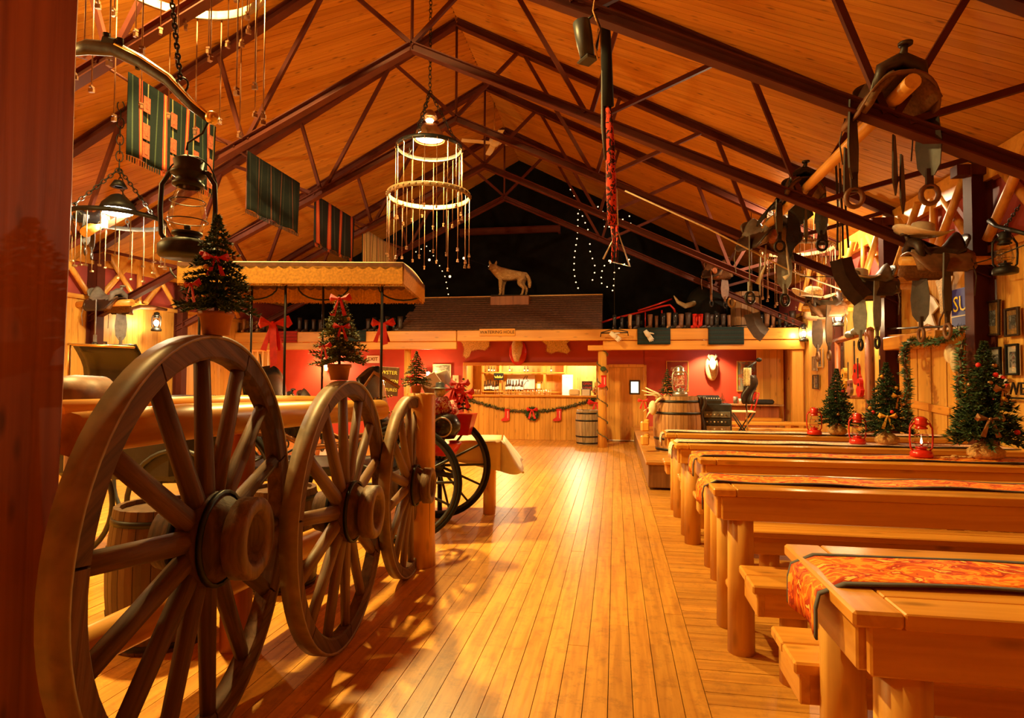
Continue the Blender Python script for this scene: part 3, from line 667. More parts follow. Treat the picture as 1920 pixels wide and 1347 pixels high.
# ================================================================ BAR, BACK WALL AND STAGE
def garland(label, pts, r=.045, dens=60, mat='garland_green', seed=5, grp=None):
    r_ = random.Random(seed); P = [V(p) for p in pts]; seg = []
    for a, b_ in zip(P, P[1:]): seg.append((b_-a).length)
    L = sum(seg); q = B(); n = int(L*dens*4)
    t = thing('garland', label, 'garland', P[0], 0, grp)
    for i in range(n):
        s = r_.random()*L
        for (a, b_), l_ in zip(zip(P, P[1:]), seg):
            if s <= l_: break
            s -= l_
        p = a.lerp(b_, min(1, s/l_)); d = V((r_.gauss(0, 1), r_.gauss(0, 1), r_.gauss(0, 1))).normalized(); w = d.orthogonal().normalized()*r*.22
        e = p+d*r*r_.uniform(.7, 1.3); q.add([p-w, p+w, e], [(0, 1, 2)])
    q.build('foliage', mat, t, True); B().tube(P, r*.25, 5).build('cord', 'leatherbrown', t, True)
    return t
def barrel(label, loc, h, r, mat, ns=20):
    t = thing('wooden_barrel', label, 'barrel', loc)
    def rad(z): return r*(1+.14*math.sin(PI*z/h))
    st = None
    for i in range(ns):
        if st is None:
            q = B(); vs = []; m = 8; da = PI/ns-.006
            for j in range(m+1):
                z = h*j/m; rr = rad(z)
                for a, k in ((-da, 0), (0, .003), (da, 0), (da, -.03), (-da, -.03)): vs.append(((rr+k)*math.cos(a), (rr+k)*math.sin(a), z))
            q.add(vs, [(j*5+u, j*5+(u+1) % 5, j*5+5+(u+1) % 5, j*5+5+u) for j in range(m) for u in range(5)]+[(4, 3, 2, 1, 0), tuple(range(m*5, m*5+5))]); st = q.build('stave', mat, t); o = st
        else: o = st.copy(); C.objects.link(o); o.parent = t
        o.rotation_euler = (0, 0, 2*PI*i/ns)
    for z in (.05, .24, .70, .91):
        z *= h; d = .022*h
        B().lathe([(rad(z-d), z-d), (rad(z-d)+.006, z-d), (rad(z+d)+.006, z+d), (rad(z+d), z+d)], 28).build('hoop', 'iron', t)
    B().lathe([(.001, h-.03), (r*.97, h-.03)], 28).build('head', mat, t)
    return t
barrel('grey weathered barrel standing at the right end of the bar', (-.67, 14.98, 0), .84, .265, 'barrel_grey')
ORD = ['first', 'second', 'third', 'fourth', 'fifth', 'sixth', 'seventh', 'eighth', 'ninth', 'tenth', 'eleventh', 'twelfth', 'thirteenth', 'fourteenth', 'fifteenth', 'sixteenth', 'seventeenth', 'eighteenth', 'nineteenth', 'twentieth']
# bar counter: boards, worktop, frame of the hatch
bc = thing('bar_counter', 'pine board bar front under the garland with the serving top', 'bar', (-2.2, 15.8, 0))
r_ = random.Random(8); bd = None; x = -4.0
while x < -.42:
    if bd is None: bd = B().bev((0, 0, .56), (.134, .03, 1.12), .004).build('front_board', 'pine_z', bc); o = bd
    else: o = bd.copy(); C.objects.link(o); o.parent = bc
    o.location = (x+.068+2.2, -.04+r_.uniform(-.003, .003), 0); x += .137
B().bev((-2.21, 15.9, 1.145), (3.66, .46, .05), .01).build('worktop', 'pine', bc, True)
B().box((-2.21, 15.82, .56), (3.58, .04, 1.10)).build('backing', 'dark', bc, True)
fr = thing('hatch_frame', 'pine frame around the bright bar hatch', 'frame', (-2.2, 15.85, 1.17)); fr['kind'] = 'structure'
for x in (-4.0, -.44): B().bev((x, 15.86, 1.56), (.10, .12, .78), .008).build('jamb', 'pine_z', fr, True)
B().bev((-2.22, 15.86, 1.99), (3.66, .12, .09), .008).build('lintel', 'pine', fr, True)
# room behind the hatch
br = B(); br.box((-2.2, 18.05, 1.2), (4.2, .06, 2.4)); br.box((-4.3, 17.0, 1.2), (.06, 2.1, 2.4)); br.box((-.1, 17.0, 1.2), (.06, 2.1, 2.4)); br.box((-2.2, 17.0, 2.32), (4.2, 2.1, .06)); br.box((-2.2, 17.0, -.02), (4.2, 2.1, .06))
struct(br.build('wall_bar', 'board_z'))
lamp('bar_lamp', (-1.0, 16.9, 2.12), 120, (1, .80, .45), .06); lamp('bar_lamp', (-3.1, 16.9, 2.12), 80, (1, .80, .45), .06)
tl = thing('bar_tube_light', 'bright tube light under the bar ceiling at right', 'lamp', (-1.0, 16.6, 2.22))
B().bev((-1.0, 16.75, 2.255), (1.3, .12, .05), .01).build('fixture', 'white', tl, True); B().cyl((-1.6, 16.75, 2.21), (-.4, 16.75, 2.21), .02, None, 10).build('tube', 'coolbulb', tl, True)
su = thing('back_bar_shelf', 'pale pine shelf unit behind the bar carrying bottles', 'shelf', (-2.6, 17.7, 0)); YS = 17.6
za = at(980, 734, Y=YS).z; zb_ = at(980, 698, Y=YS).z; xa = at(905, 700, Y=YS).x; xb = at(1060, 700, Y=YS).x
for z in (za, zb_): B().bev(((xa+xb)/2, YS+.1, z-.02), (xb-xa, .3, .035), .005).build('shelf_board', 'pine', su, True)
for px in (905, 938, 1021, 1059): B().bev((at(px, 700, Y=YS).x, YS+.12, 1.15), (.07, .26, 2.3), .005).build('upright', 'pine_z', su, True)
B().box(((xa+xb)/2, YS+.25, .9), (xb-xa, .02, .04)).build('rear_rail', 'pine', su, True)
M['bottle'] = plain('brown_bottle_glass', (.05, .022, .01), .15, 0, .3, 10); M['greenbottle'] = plain('green_bottle_glass', (.03, .06, .02), .15, 0, .3, 10)
def bottle(label, loc, h, mat, grp):
    t = thing('bottle', label, 'bottle', loc, 0, grp)
    B().lathe([(.001, 0), (.13*h, 0), (.135*h, .02*h), (.135*h, .52*h), (.06*h, .68*h), (.05*h, .96*h), (.06*h, .97*h), (.06*h, h), (.001, h)], 12).build('body', mat, t)
    B().lathe([(.138*h, .16*h), (.138*h, .42*h)], 12).build('paper_label', 'paper', t); return t
b0 = bottle('dark labelled bottle, first from the left on the lower shelf behind the bar', (at(909, 732, Y=YS).x, YS+.03, za), .30, 'bottle', 'bottles on the back bar shelf')
for i, px in enumerate((914, 919, 924, 929, 933, 949, 953, 957, 961, 968, 973, 978)): dup(b0, (at(px, 732, Y=YS).x, YS+r_.uniform(.0, .1), za), 'dark labelled bottle, %s from the left on the lower shelf behind the bar' % ORD[i+1], rz=r_.uniform(0, 6), scale=r_.uniform(.92, 1.2))
b1 = bottle('small dark bottle, first from the left on the top shelf behind the bar', (at(916, 696, Y=YS).x, YS+.03, zb_), .2, 'bottle', 'bottles on the top back bar shelf')
for i, px in enumerate((921, 926, 955, 983, 989, 1033)): dup(b1, (at(px, 696, Y=YS).x, YS+.05, zb_), 'small dark bottle, %s from the left on the top shelf behind the bar' % ORD[i+1], scale=r_.uniform(.8, 1.05))
def glass(label, loc, grp):
    t = thing('drinking_glass', label, 'glass', loc, 0, grp); B().lathe([(.001, .004), (.03, .004), (.033, .008), (.04, .13), (.042, .13), (.036, .0), (.001, 0)], 12).build('tumbler', 'glass', t); return t
g0 = glass('clear tumbler, first from the left on the bar worktop', (at(884, 741, Y=15.95).x, 15.95, 1.17), 'tumblers along the bar worktop')
for i, px in enumerate((888, 892, 896, 900, 930, 936, 946, 952, 958, 966, 972, 980, 988, 996, 1004, 1012, 1022, 1030)): dup(g0, (at(px, 741, Y=15.95).x, 15.92+.08*(i % 2), 1.17), 'clear tumbler, %s from the left on the bar worktop' % ORD[i+1])
def boxthing(name, label, cat, c, d, mat, grp=None, rz=0, front=None, fname='front_panel', bev=.006):
    t = thing(name, label, cat, (c[0], c[1], c[2]-d[2]/2), rz, grp); B().bev((0, 0, d[2]/2), d, bev).build('body', mat, t)
    if front: B().bev((0, -d[1]/2-.002, d[2]/2), (d[0]*.84, .012, d[2]*.8), .002).build(fname, front, t)
    return t
def sign(name, label, px0, py0, px1, py1, Y, mat, txts, tmat='black', frame=None, cat='sign'):
    a = at(px0, py0, Y=Y); b_ = at(px1, py1, Y=Y); w = b_.x-a.x; h = a.z-b_.z; c = ((a.x+b_.x)/2, Y, (a.z+b_.z)/2)
    t = thing(name, label, cat, c); B().bev((0, 0, 0), (w, .025, h), .004).build('board', mat, t)
    if frame:
        q = B(); e = .018
        for s_ in (-1, 1): q.box((s_*(w/2), -.008, 0), (e*2, .03, h+e*2)); q.box((0, -.008, s_*h/2), (w+e*2, .03, e*2))
        q.build('frame', frame, t)
    for body, size, z in txts: text('lettering', body, size, tmat, t, (0, -.015, z), (PI/2, 0, 0))
    return t
sign('oval_sign', 'black oval sign with a yellow crown emblem hanging in the bar', 926, 700, 944, 713, YS-.1, 'black', [])
cr_ = B().prism([(-.11, -.035), (.11, -.035), (.13, .03), (.07, .0), (.04, .045), (0, .0), (-.04, .045), (-.07, .0), (-.13, .03)], .012, at(935, 707, Y=YS-.125)); tag(cr_.build('crown_emblem', 'gold'), 'yellow crown emblem on the black oval bar sign', 'emblem')
sign('wall_poster', 'cream poster with a dark line drawing behind the bottles', 951, 703, 1003, 730, 17.9, 'paper', [])
q = B(); q.tube([at(a, b_, Y=17.88) for a, b_ in ((980, 722), (981, 712), (985, 706), (989, 705), (987, 711), (991, 715))], .008, 5); q.tube([at(a, b_, Y=17.88) for a, b_ in ((983, 722), (986, 716), (990, 715))], .006, 5); tag(q.build('line_drawing', 'black'), 'dark curved line drawing on the cream bar poster', 'drawing')
sign('framed_notice', 'small pale notice in a wooden frame on the back bar shelf', 1006, 718, 1015, 730, YS-.04, 'paper', [], frame='pine')
sign('drinks_fridge', 'tall white fridge door with notices, right of the bottles', 1054, 703, 1074, 742, 17.4, 'paper', [('MENU', .05, .22)])
sign('lit_sign', 'dark bar sign with red letters above the till', 1091, 715, 1111, 733, 16.4, 'char', [('OPEN', .085, .055), ('LOVE', .10, -.06)], 'red')
boxthing('till', 'black till with a lit white panel at the right end of the bar', 'cash register', tuple(at(1099, 736, Y=16.05)), (.24, .2, .2), 'char', front='paper')
boxthing('cup_stack', 'pale stacked cups left of the till', 'cups', tuple(at(1077, 736, Y=16.05)), (.28, .2, .16), 'linen', bev=.03)
# garland, stockings, wreath and bows on the bar front
gz = [(873, 747), (890, 753), (912, 760), (938, 767), (965, 771), (995, 772), (1030, 770), (1060, 765), (1088, 757), (1117, 748)]
garland('green fir garland drooping across the bar front', [at(a, b_, Y=15.70) for a, b_ in gz], .075, 80, 'needle')
wt = thing('fir_wreath', 'round fir wreath with red bow at the middle of the bar garland', 'wreath', at(998, 776, Y=15.66))
q = B(); r2 = random.Random(2)
for i in range(420):
    a = r2.uniform(0, 2*PI); c = V((.14*math.cos(a), 0, .14*math.sin(a))); d = V((r2.gauss(0, 1), r2.gauss(0, .7), r2.gauss(0, 1))).normalized()*.075; w = d.orthogonal().normalized()*.014
    q.add([c-w, c+w, c+d], [(0, 1, 2)])
q.build('foliage', 'needle', wt); bow(B(), (0, -.07, .10), .26).build('bow', 'red', wt)
def stocking(label, c, s):
    t = thing('stocking', label, 'stocking', c)
    pl = [(-.06, .15), (.06, .15), (.065, -.12), (-.02, -.16), (-.16, -.16), (-.17, -.12), (-.07, -.05)]
    B().prism([(x*s, y*s) for x, y in pl], .04).build('foot', 'red', t); B().bev((0, 0, .15*s), (.15*s, .055, .05*s), .008).build('cuff', 'redpaint', t); B().box((.02*s, -.022, .02*s), (.012, .004, .2*s)).build('trim', 'paper', t); return t
stocking('red stocking on the left half of the bar garland', at(951, 779, Y=15.68), .95); stocking('red stocking on the right half of the bar garland', at(1048, 779, Y=15.68), .95)
for lb, px, py, s in (('big red ribbon bow at the left end of the bar garland', 868, 745, .42), ('dark red bow at the right end of the bar garland', 1117, 756, .36)):
    tag(bow(B(), at(px, py, Y=15.62), s).build('ribbon_bow', 'red'), lb, 'bow')
fir('little dark fir standing at the left end of the bar worktop', at(871, 741, Y=15.85), .30, .09, 'pot', 1, 'red', 21, 2, dens=.7)
fir('little fir standing at the right end of the bar worktop', at(1116, 741, Y=15.85), .34, .09, 'pot', 1, 'red', 22, 2, dens=.7)
# post wound with garland, boot stocking on it
gp2 = thing('porch_post', 'pine post beside the door wound with a spiral green garland', 'post', (-.30, 14.36, 0))
B().cyl((-.30, 14.36, 0), (-.30, 14.36, 2.30), .105, .10, 16).build('shaft', 'log_z', gp2, True); B().bev((-.36, 14.30, 2.33), (.55, .2, .12), .01).build('bracket', 'beam', gp2, True)
hp = [(-.30+.125*math.sin(k*.55), 14.36-.125*math.cos(k*.55), 2.28-k*.035) for k in range(64)]
garland('thin green garland spiralling around the pine porch post', hp, .030, 60, seed=9)
stocking('shiny red boot stocking with green holly on the spiral post', at(1132, 716, Y=14.2), .85)
tag(B().ball(at(1131, 692, Y=14.2), (.07, .05, .06), 10, 8).build('holly_ball', 'needle'), 'green holly bunch above the red boot on the spiral post', 'holly')
sign('name_board', 'wooden name board on the beam lettered in black', 899, 617, 966, 630, 14.125, 'pine', [('WATERING HOLE', .105, 0)])
# hides and mounted head over the bar
def hide(name, label, poly, Y, mat, cat='hide', th=.03):
    P = [at(a, b_, Y=Y) for a, b_ in poly]; c = sum(P, V((0, 0, 0)))/len(P)
    q = B(); q.prism([(p.x-c.x, p.z-c.z) for p in P], th); t = thing(name, label, cat, c); q.build('pelt', mat, t)
    r3 = random.Random(len(label)); q = B()
    for a, b_ in zip(P, P[1:]+P[:1]):
        n = max(3, int((b_-a).length/.03))
        for i in range(n):
            p = a.lerp(b_, i/n)-c; d = V((p.x, 0, p.z)).normalized(); d = (d+V((r3.uniform(-.5, .5), -.3, r3.uniform(-.6, .2)))).normalized()*.05; w = d.orthogonal().normalized()*.01; q.add([p-w, p+w, p+d], [(0, 1, 2)])
    q.build('fur_fringe', mat, t); return t
hide('animal_hide', 'cream animal hide with a long leg hanging over the left of the bar', [(861, 636), (918, 636), (917, 650), (909, 657), (896, 655), (884, 658), (880, 668), (874, 672), (869, 667), (871, 655), (868, 645)], 15.78, 'fur')
hide('animal_hide', 'dark cream hide hanging over the right of the bar', [(1014, 637), (1070, 637), (1062, 645), (1069, 658), (1063, 663), (1052, 660), (1043, 659), (1034, 663), (1025, 659), (1026, 648)], 15.78, 'fur')
mh = thing('animal_trophy', 'brown mounted animal head above the bar between the two hides', 'trophy', at(971, 660, Y=15.75))
B().ball((0, .03, -.02), (.24, .05, .34), 16, 10).build('plaque', 'redpaint', mh); q = B(); q.tube([(0, 0, .36), (0, -.12, .16), (0, -.2, -.08), (0, -.22, -.26)], [.10, .15, .12, .06], 12); q.build('head', 'fur', mh)
for s_ in (-1, 1): B().tube([(s_*.07, -.1, .24), (s_*.13, -.12, .33), (s_*.12, -.12, .4)], [.03, .035, .004], 8).build('ear', 'leatherbrown', mh)
# door with a little window, pale strip standing in for light under it
d1 = struct(B().bev((.275, 15.87, .965), (.86, .05, 1.88), .006).build('door_1', 'pine_z', origin=(.275, 15.87, 0)))
q = B()
for x in (-.20, .75): q.bev((x, 15.86, .98), (.08, .10, 1.98), .006)
q.bev((.275, 15.86, 1.945), (.9, .10, .08), .006); q.build('door_frame', 'pine_z', d1, True)
for i in range(6):
    B().box((-.09+i*.146, 15.842, .965), (.138, .008, 1.86)).build('door_board', 'pine_z', d1, True)
a = at(1183, 716, Y=15.83); b_ = at(1197, 737, Y=15.83)
B().bev(((a.x+b_.x)/2, 15.83, (a.z+b_.z)/2), (b_.x-a.x+.08, .03, a.z-b_.z+.08), .006).build('window_surround', 'dark', d1, True)
M['daypane'] = glow('lit_room_pane', (.82, 1, .78), 1.1)
B().box(((a.x+b_.x)/2, 15.81, (a.z+b_.z)/2), (b_.x-a.x, .006, a.z-b_.z)).build('lit_pane', 'daypane', d1, True)
B().bev((.275, 15.84, .025), (.9, .05, .03), .005).build('light_gap_strip', 'paper', d1, True)  # white strip painted for the light leaking under the door
# wall sconces, spots and pictures on the crimson wall
def spot(label, px, py, Y, grp):
    c = at(px, py, Y=Y); t = thing('spot_lamp', label, 'lamp', c, 0, grp)
    B().lathe([(.012, .10), (.045, .09), (.06, .0), (.062, -.01)], 12).build('shade', 'white', t); B().cyl((0, 0, .09), (0, 0, max(.12, 2.668-c.z)), .012, None, 6).build('stem', 'white', t); B().ball((0, 0, .0), .042, 10, 8).build('bulb', 'coolbulb', t); return t
spot('left one of the small ceiling spots above the stage mask', 1320, 649, 15.2, 'spots'); spot('right one of the small ceiling spots above the stage mask', 1342, 649, 15.2, 'spots')
spot('left one of two small spots under the left balcony', 563, 643, 15.1, 'spots'); spot('right one of two small spots under the left balcony', 585, 645, 15.1, 'spots')
for o in bpy.data.objects:
    if o.name.startswith('spot_lamp') and 'group' in o: del o['group']
c = at(1331, 649, Y=15.2); lamp('spot', tuple(c), 260, (1, .62, .26), .04, 100, (c.x+.1, 15.9, .9))
c = at(575, 645, Y=15.1); lamp('spot', tuple(c), 160, (1, .6, .25), .04, 100, (c.x+.4, 15.9, 1.0))
def sconce(label, px, py, Y, w):
    c = at(px, py, Y=Y); t = thing('wall_sconce', label, 'lamp', c); B().bev((0, .10, 0), (.10, .03, .16), .01).build('back_plate', 'brass', t); B().lathe([(.04, -.08), (.07, .08)], 12).build('shade', 'linen', t); B().ball((0, 0, 0), .035, 8, 6).build('bulb', 'bulb', t)
    lamp('sconce_light', (c.x, c.y-.12, c.z), w, (1, .62, .26), .05)
sconce('glowing wall sconce just left of the landscape picture', 803, 703, 15.75, 55); sconce('glowing wall sconce hidden behind the middle fir', 612, 690, 15.75, 80)
M['art1'] = patchwork('landscape_print', [(.30, .36, .30), (.55, .60, .52), (.20, .22, .14), (.62, .62, .5)], 5, .5, (1, 1, 2.5), True)
M['art2'] = patchwork('red_print', [(.6, .08, .03), (.75, .55, .35), (.45, .05, .03), (.8, .62, .45)], 8, .6, (1, 1, 1.4))
M['art3'] = patchwork('grey_print', [(.30, .33, .26), (.45, .48, .38), (.6, .22, .12), (.25, .28, .24)], 6, .6, (1, 1, .5))
M['photo'] = patchwork('black_and_white_photo', [(.04, .04, .045), (.22, .22, .24), (.08, .08, .08), (.5, .5, .52)], 14, .5, (1, 1, 1), True)
def picture(label, c, w, h, frame, mat, art, normal='y', mg=.22, tilt=0.):
    t = thing('framed_picture', label, 'picture', c, {'y': 0, 'x': -PI/2, '-x': PI/2}[normal]); e = .022
    if tilt: t.rotation_euler[1] = tilt
    B().box((0, 0, 0), (w, .012, h)).build('backing', mat, t)
    q = B()
    for s_ in (-1, 1): q.bev((s_*(w/2-e/2), -.012, 0), (e, .03, h), .004); q.bev((0, -.012, s_*(h/2-e/2)), (w-2*e, .03, e), .004)
    q.build('frame', frame, t); B().box((0, -.008, 0), (w*(1-2*mg), .006, h*(1-2*mg))).build('print', art, t); B().box((0, -.016, 0), (w-2*e, .003, h-2*e)).build('glass_pane', 'pane', t); return t
def pic_back(label, px0, py0, px1, py1, frame, mat, art, Y=15.892, mg=.2):
    a = at(px0, py0, Y=Y); b_ = at(px1, py1, Y=Y); return picture(label, ((a.x+b_.x)/2, Y, (a.z+b_.z)/2), b_.x-a.x, a.z-b_.z, frame, mat, art, 'y', mg)
pic_back('landscape picture in a pale frame beside the glowing sconce', 812, 683, 846, 709, 'linen', 'paper', 'art1', mg=.08)
pic_back('pine framed picture with a red mount, behind the silver lantern', 1249, 677, 1291, 735, 'pine_z', 'redwall', 'art2')
pic_back('pine framed picture with a grey mount, behind the microphone', 1381, 677, 1424, 735, 'pine_z', 'art3', 'art2', mg=.26)
sign('small_plaque', 'small arched cream plaque right of the landscape picture', 849, 704, 860, 722, 15.885, 'linen', [('8', .1, 0)], 'leatherbrown')
ex = sign('exit_sign', 'white EXIT sign on the crimson wall at left', 688, 667, 711, 681, 15.885, 'paper', [('EXIT', .145, 0)], 'dark')
mk = thing('mounted_mask', 'pale mounted animal mask hung on the red stage wall between two pictures', 'trophy', at(1335, 686, Y=15.78))
B().ball((0, .02, -.05), (.16, .09, .33), 16, 12).build('ruff', 'fur', mk); q = B(); q.tube([(0, -.03, .16), (0, -.12, .05), (0, -.17, -.08), (0, -.16, -.16)], [.05, .10, .065, .03], 12); q.build('face', 'felt', mk)
for s_ in (-1, 1):
    B().tube([(s_*.05, -.05, .14), (s_*.09, -.06, .24), (s_*.08, -.05, .30)], [.03, .035, .003], 7).build('ear', 'leathergrey', mk); B().ball((s_*.045, -.155, .03), .014, 6, 5).build('eye', 'black', mk)
# pine panel at the right back corner with rifles, porch post at right
pp = thing('pine_panel', 'pine panel with two old rifles at the right end of the red wall', 'panel', (3.95, 15.6, 0)); pp['kind'] = 'structure'
for i in range(4): B().box((3.50+i*.155, 15.62, 1.35), (.15, .03, 2.7)).build('panel_board', 'board_z', pp, True)
def rifle(label, a, b_, Y):
    A_ = at(*a, Y=Y); D = at(*b_, Y=Y); t = thing('old_rifle', label, 'rifle', A_); d = D-A_
    B().cyl(A_, A_+d*.62, .014, .016, 8).build('barrel_tube', 'iron', t, True); B().tube([A_+d*.5, A_+d*.72, A_+d*.86, D], [.02, .03, .045, .055], 8, flat=.5).build('stock', 'leatherbrown', t, True)
rifle('old rifle at left on the pine panel of the stage corner', (1489, 659), (1482, 713), 15.55); rifle('old rifle at right on the pine panel of the stage corner', (1502, 657), (1497, 726), 15.55)
p2_ = thing('porch_post', 'squared pine post at the right end of the balcony beam', 'post', (4.0, 14.25, 0)); B().bev((3.98, 14.27, 1.13), (.24, .14, 2.26), .015).build('shaft', 'pine_z', p2_, True)
# left porch: pine panel, post
pl_ = thing('pine_panel', 'pine board panel under the left end of the balcony', 'panel', (-9, 14.4, 0)); pl_['kind'] = 'structure'
for i in range(9): B().box((at(428+i*10, 700, Y=14.45).x, 14.45, 1.14), (.118, .03, 2.28)).build('panel_board', 'board_z', pl_, True)
for lb, pts in (('dark crooked stick on the left porch panel', ((487, 664), (490, 690), (493, 716), (492, 728))), ('short dark stick on the left porch panel', ((467, 660), (466, 680), (463, 697)))):
    tag(B().tube([at(a, b_, Y=14.42) for a, b_ in pts], .018, 6).build('crooked_stick', 'leather'), lb, 'stick')
p3_ = thing('porch_post', 'dark porch post behind the smallest fir', 'post', (at(764, 700, Y=14.4).x, 14.4, 0)); B().cyl((at(764, 700, Y=14.4).x, 14.4, 0), (at(764, 700, Y=14.4).x, 14.4, 2.31), .085, None, 14).build('shaft', 'log_z', p3_, True)
# ---------------------------------------------------------------- stage
st = thing('stage_platform', 'low dark plank stage platform behind the tables at right', 'stage', (.46, 9, 0)); st['kind'] = 'structure'
SZ = .40
B().bev((2.3, 12.4, SZ/2), (3.66, 6.8, SZ-.06), .01).build('base', 'barrel', st, True)
for i in range(24): B().bev((2.30, 9.12+i*.283, SZ-.02), (3.72, .276, .04), .005).build('deck_plank', 'floor_x', st, True)
barrel('big brown oak barrel on the stage with the silver lantern on top', (1.03, 10.5, SZ), .92, .35, 'barrel')
lantern('silver blue kerosene lantern standing on the big barrel', (1.06, 10.35, SZ+.92), .53, 'steelgrey', rz=.3)
fir('small fir with an orange star on the big barrel', (.86, 10.42, SZ+.89), .48, .13, 'burlap', 1, 'copper', 31, 5, dens=.8)
an = thing('antlers', 'pale antlers with a skull hanging on the left side of the big barrel', 'antlers', at(1232, 752, Y=10.2))
for (pts, r0) in ((((1240, 745), (1232, 738), (1222, 733), (1210, 727)), .022), (((1234, 740), (1222, 738), (1203, 732)), .018), (((1236, 746), (1226, 741), (1208, 741)), .016), (((1240, 745), (1232, 752), (1226, 760), (1222, 770)), .022), (((1226, 760), (1214, 766), (1206, 772)), .014), (((1222, 770), (1216, 776), (1212, 784)), .02)):
    P = [at(a, b_, Y=10.2) for a, b_ in pts]; B().tube(P, [r0*1.25*(1-.75*i/(len(P)-1)) for i in range(len(P))], 8).build('tine', 'bone', an, True)
B().ball(at(1224, 765, Y=10.2), (.07, .06, .12), 10, 8).build('skull', 'bone', an, True)
for i, (lb, py) in enumerate((('upper chunk of split wood lit yellow against the big barrel', 800), ('lower chunk of split wood against the big barrel', 826))):
    o = B().bev(at(1209, py, Y=10.25), (.13, .1, .16), .02, .2).bev(at(1213, py-8, Y=10.27), (.08, .1, .1), .02, -.2).build('split_log', 'log_z'); tag(o, lb, 'firewood')
tag(bow(B(), at(1206, 752, Y=10.18), .15).build('ribbon_bow', 'red'), 'small red bow hanging by the antlers in front of the door', 'bow')
rk = thing('amplifier_rack', 'black slanted amplifier rack with knobs standing right of the big barrel', 'amplifier', (at(1340, 800, Y=10.6).x, 10.6, SZ)); rx = at(1340, 800, Y=10.6).x
B().bev((rx, 10.7, SZ+.40), (.52, .42, .80), .02).build('case', 'char', rk, True)
for i, z in enumerate((.62, .5, .38, .26)):
    B().bev((rx+.02, 10.48, SZ+z), (.42, .02, .10), .004).build('rack_panel', ['leathergrey', 'char', 'steelgrey', 'char'][i], rk, True)
    for k in range(6): B().cyl((rx-.14+k*.058, 10.468, SZ+z), (rx-.14+k*.058, 10.452, SZ+z), .013, None, 8).build('knob', 'steelgrey' if k % 2 else 'paper', rk, True)
mxr = thing('mixer', 'small grey sound mixer with white faders on top of the rack', 'mixer', (rx-.08, 10.65, SZ+.80)); B().bev((rx-.08, 10.65, SZ+.86), (.36, .3, .08), .01, 0, 0, .25).build('body', 'char', mxr, True)
for k in range(8): B().bev((rx-.22+k*.04, 10.52, SZ+.885), (.016, .03, .02), .003).build('fader', 'paper', mxr, True)
js = B().grid(lambda u, v: (rx-.33+.14*u+.03*math.sin(v*9), 10.36+.02*math.sin(u*12+v*4), SZ+.93-.62*v), 8, 10, True, .008).build('draped_jacket', 'leather'); tag(js, 'dark jacket draped between the big barrel and the rack', 'jacket')
# microphone on its stand, stool, side table, planks
ms = thing('microphone_stand', 'chrome microphone stand with a black microphone in front of the grey picture', 'microphone', at(1402, 800, Y=11.2)); mb = at(1402, 805, Y=11.2); mb.z = SZ
ms.location = mb; tp = at(1398, 692, Y=11.2)
B().cyl(mb, tp, .012, None, 8).build('pole', 'steelgrey', ms, True)
for k in range(3): a = 2.1*k+.3; B().cyl(mb+V((0, 0, .12)), mb+V((.26*math.cos(a), .26*math.sin(a), .015)), .011, None, 6).build('leg', 'steelgrey', ms, True)
B().cyl(tp, at(1418, 679, Y=11.2), .014, .018, 8).build('mic_body', 'char', ms, True); B().ball(at(1423, 675, Y=11.2), (.05, .04, .04), 10, 8).build('mic_head', 'iron', ms, True)
B().tube([at(a, b_, Y=11.18) for a, b_ in ((1412, 683), (1398, 705), (1394, 735), (1400, 770))], .008, 6).build('cable', 'black', ms, True)
cl_ = thing('cloth_bundle', 'dark and cream cloth hanging from the microphone stand', 'cloth', at(1404, 740, Y=11.15)); B().grid(lambda u, v: tuple(at(1394+22*u+5*math.sin(v*6), 704+54*v, Y=11.12+.04*math.sin(u*7+v*5))), 6, 10, True, .01).build('drape', 'leather', cl_, True)
B().grid(lambda u, v: tuple(at(1394+14*u, 690+34*v, Y=11.10+.03*math.sin(u*7))), 5, 6, True, .008).build('scarf', 'fur', cl_, True)
fs_ = thing('folding_stool', 'folding stool with crossed metal legs and a pale seat on the stage', 'stool', (at(1392, 800, Y=11.6).x, 11.6, SZ)); sx = at(1392, 800, Y=11.6).x; sz = at(1392, 772, Y=11.6).z
B().bev((sx, 11.6, sz), (.40, .34, .035), .012).build('seat', 'linen', fs_, True)
for y in (11.46, 11.74):
    for s_ in (-1, 1): B().cyl((sx-s_*.2, y, SZ), (sx+s_*.19, y, sz-.02), .012, None, 8).build('leg', 'iron', fs_, True)
B().tube([(sx+.17, 11.45, sz), (sx+.26, 11.45, sz+.34), (sx+.26, 11.75, sz+.34), (sx+.17, 11.75, sz)], .012, 8).build('back_frame', 'red', fs_, True)
stb = thing('side_table', 'dark side table against the red stage wall', 'table', (at(1410, 790, Y=15.5).x, 15.5, SZ)); tx = at(1410, 790, Y=15.5).x; tz = at(1410, 758, Y=15.5).z
B().bev((tx, 15.5, tz-.02), (1.35, .5, .04), .008).build('tabletop', 'barrel', stb, True); B().bev((tx, 15.55, (tz+SZ)/2-.02), (1.2, .36, tz-SZ-.06), .01).build('cabinet', 'post', stb, True)
tag(B().lathe([(.001, 0), (.05, 0), (.055, .17), (.05, .17)], 12, at(1379, 757, Y=15.4)).build('jar', 'leathergrey'), 'grey jar on the dark side table', 'jar'); tag(B().lathe([(.001, 0), (.04, 0), (.05, .12), (.045, .12)], 12, at(1388, 757, Y=15.4)).build('mug', 'white'), 'white mug on the dark side table', 'mug')
fir('tiny fir on the dark side table at the stage wall', at(1354, 757, Y=15.4), .26, .09, 'pot', 0, 'red', 33, 0, dens=.6)
cam_ = boxthing('black_case', 'small black instrument case on the dark side table', 'case', tuple(at(1430, 750, Y=15.35)-V((0, 0, .05))), (.5, .2, .12), 'char', bev=.04)
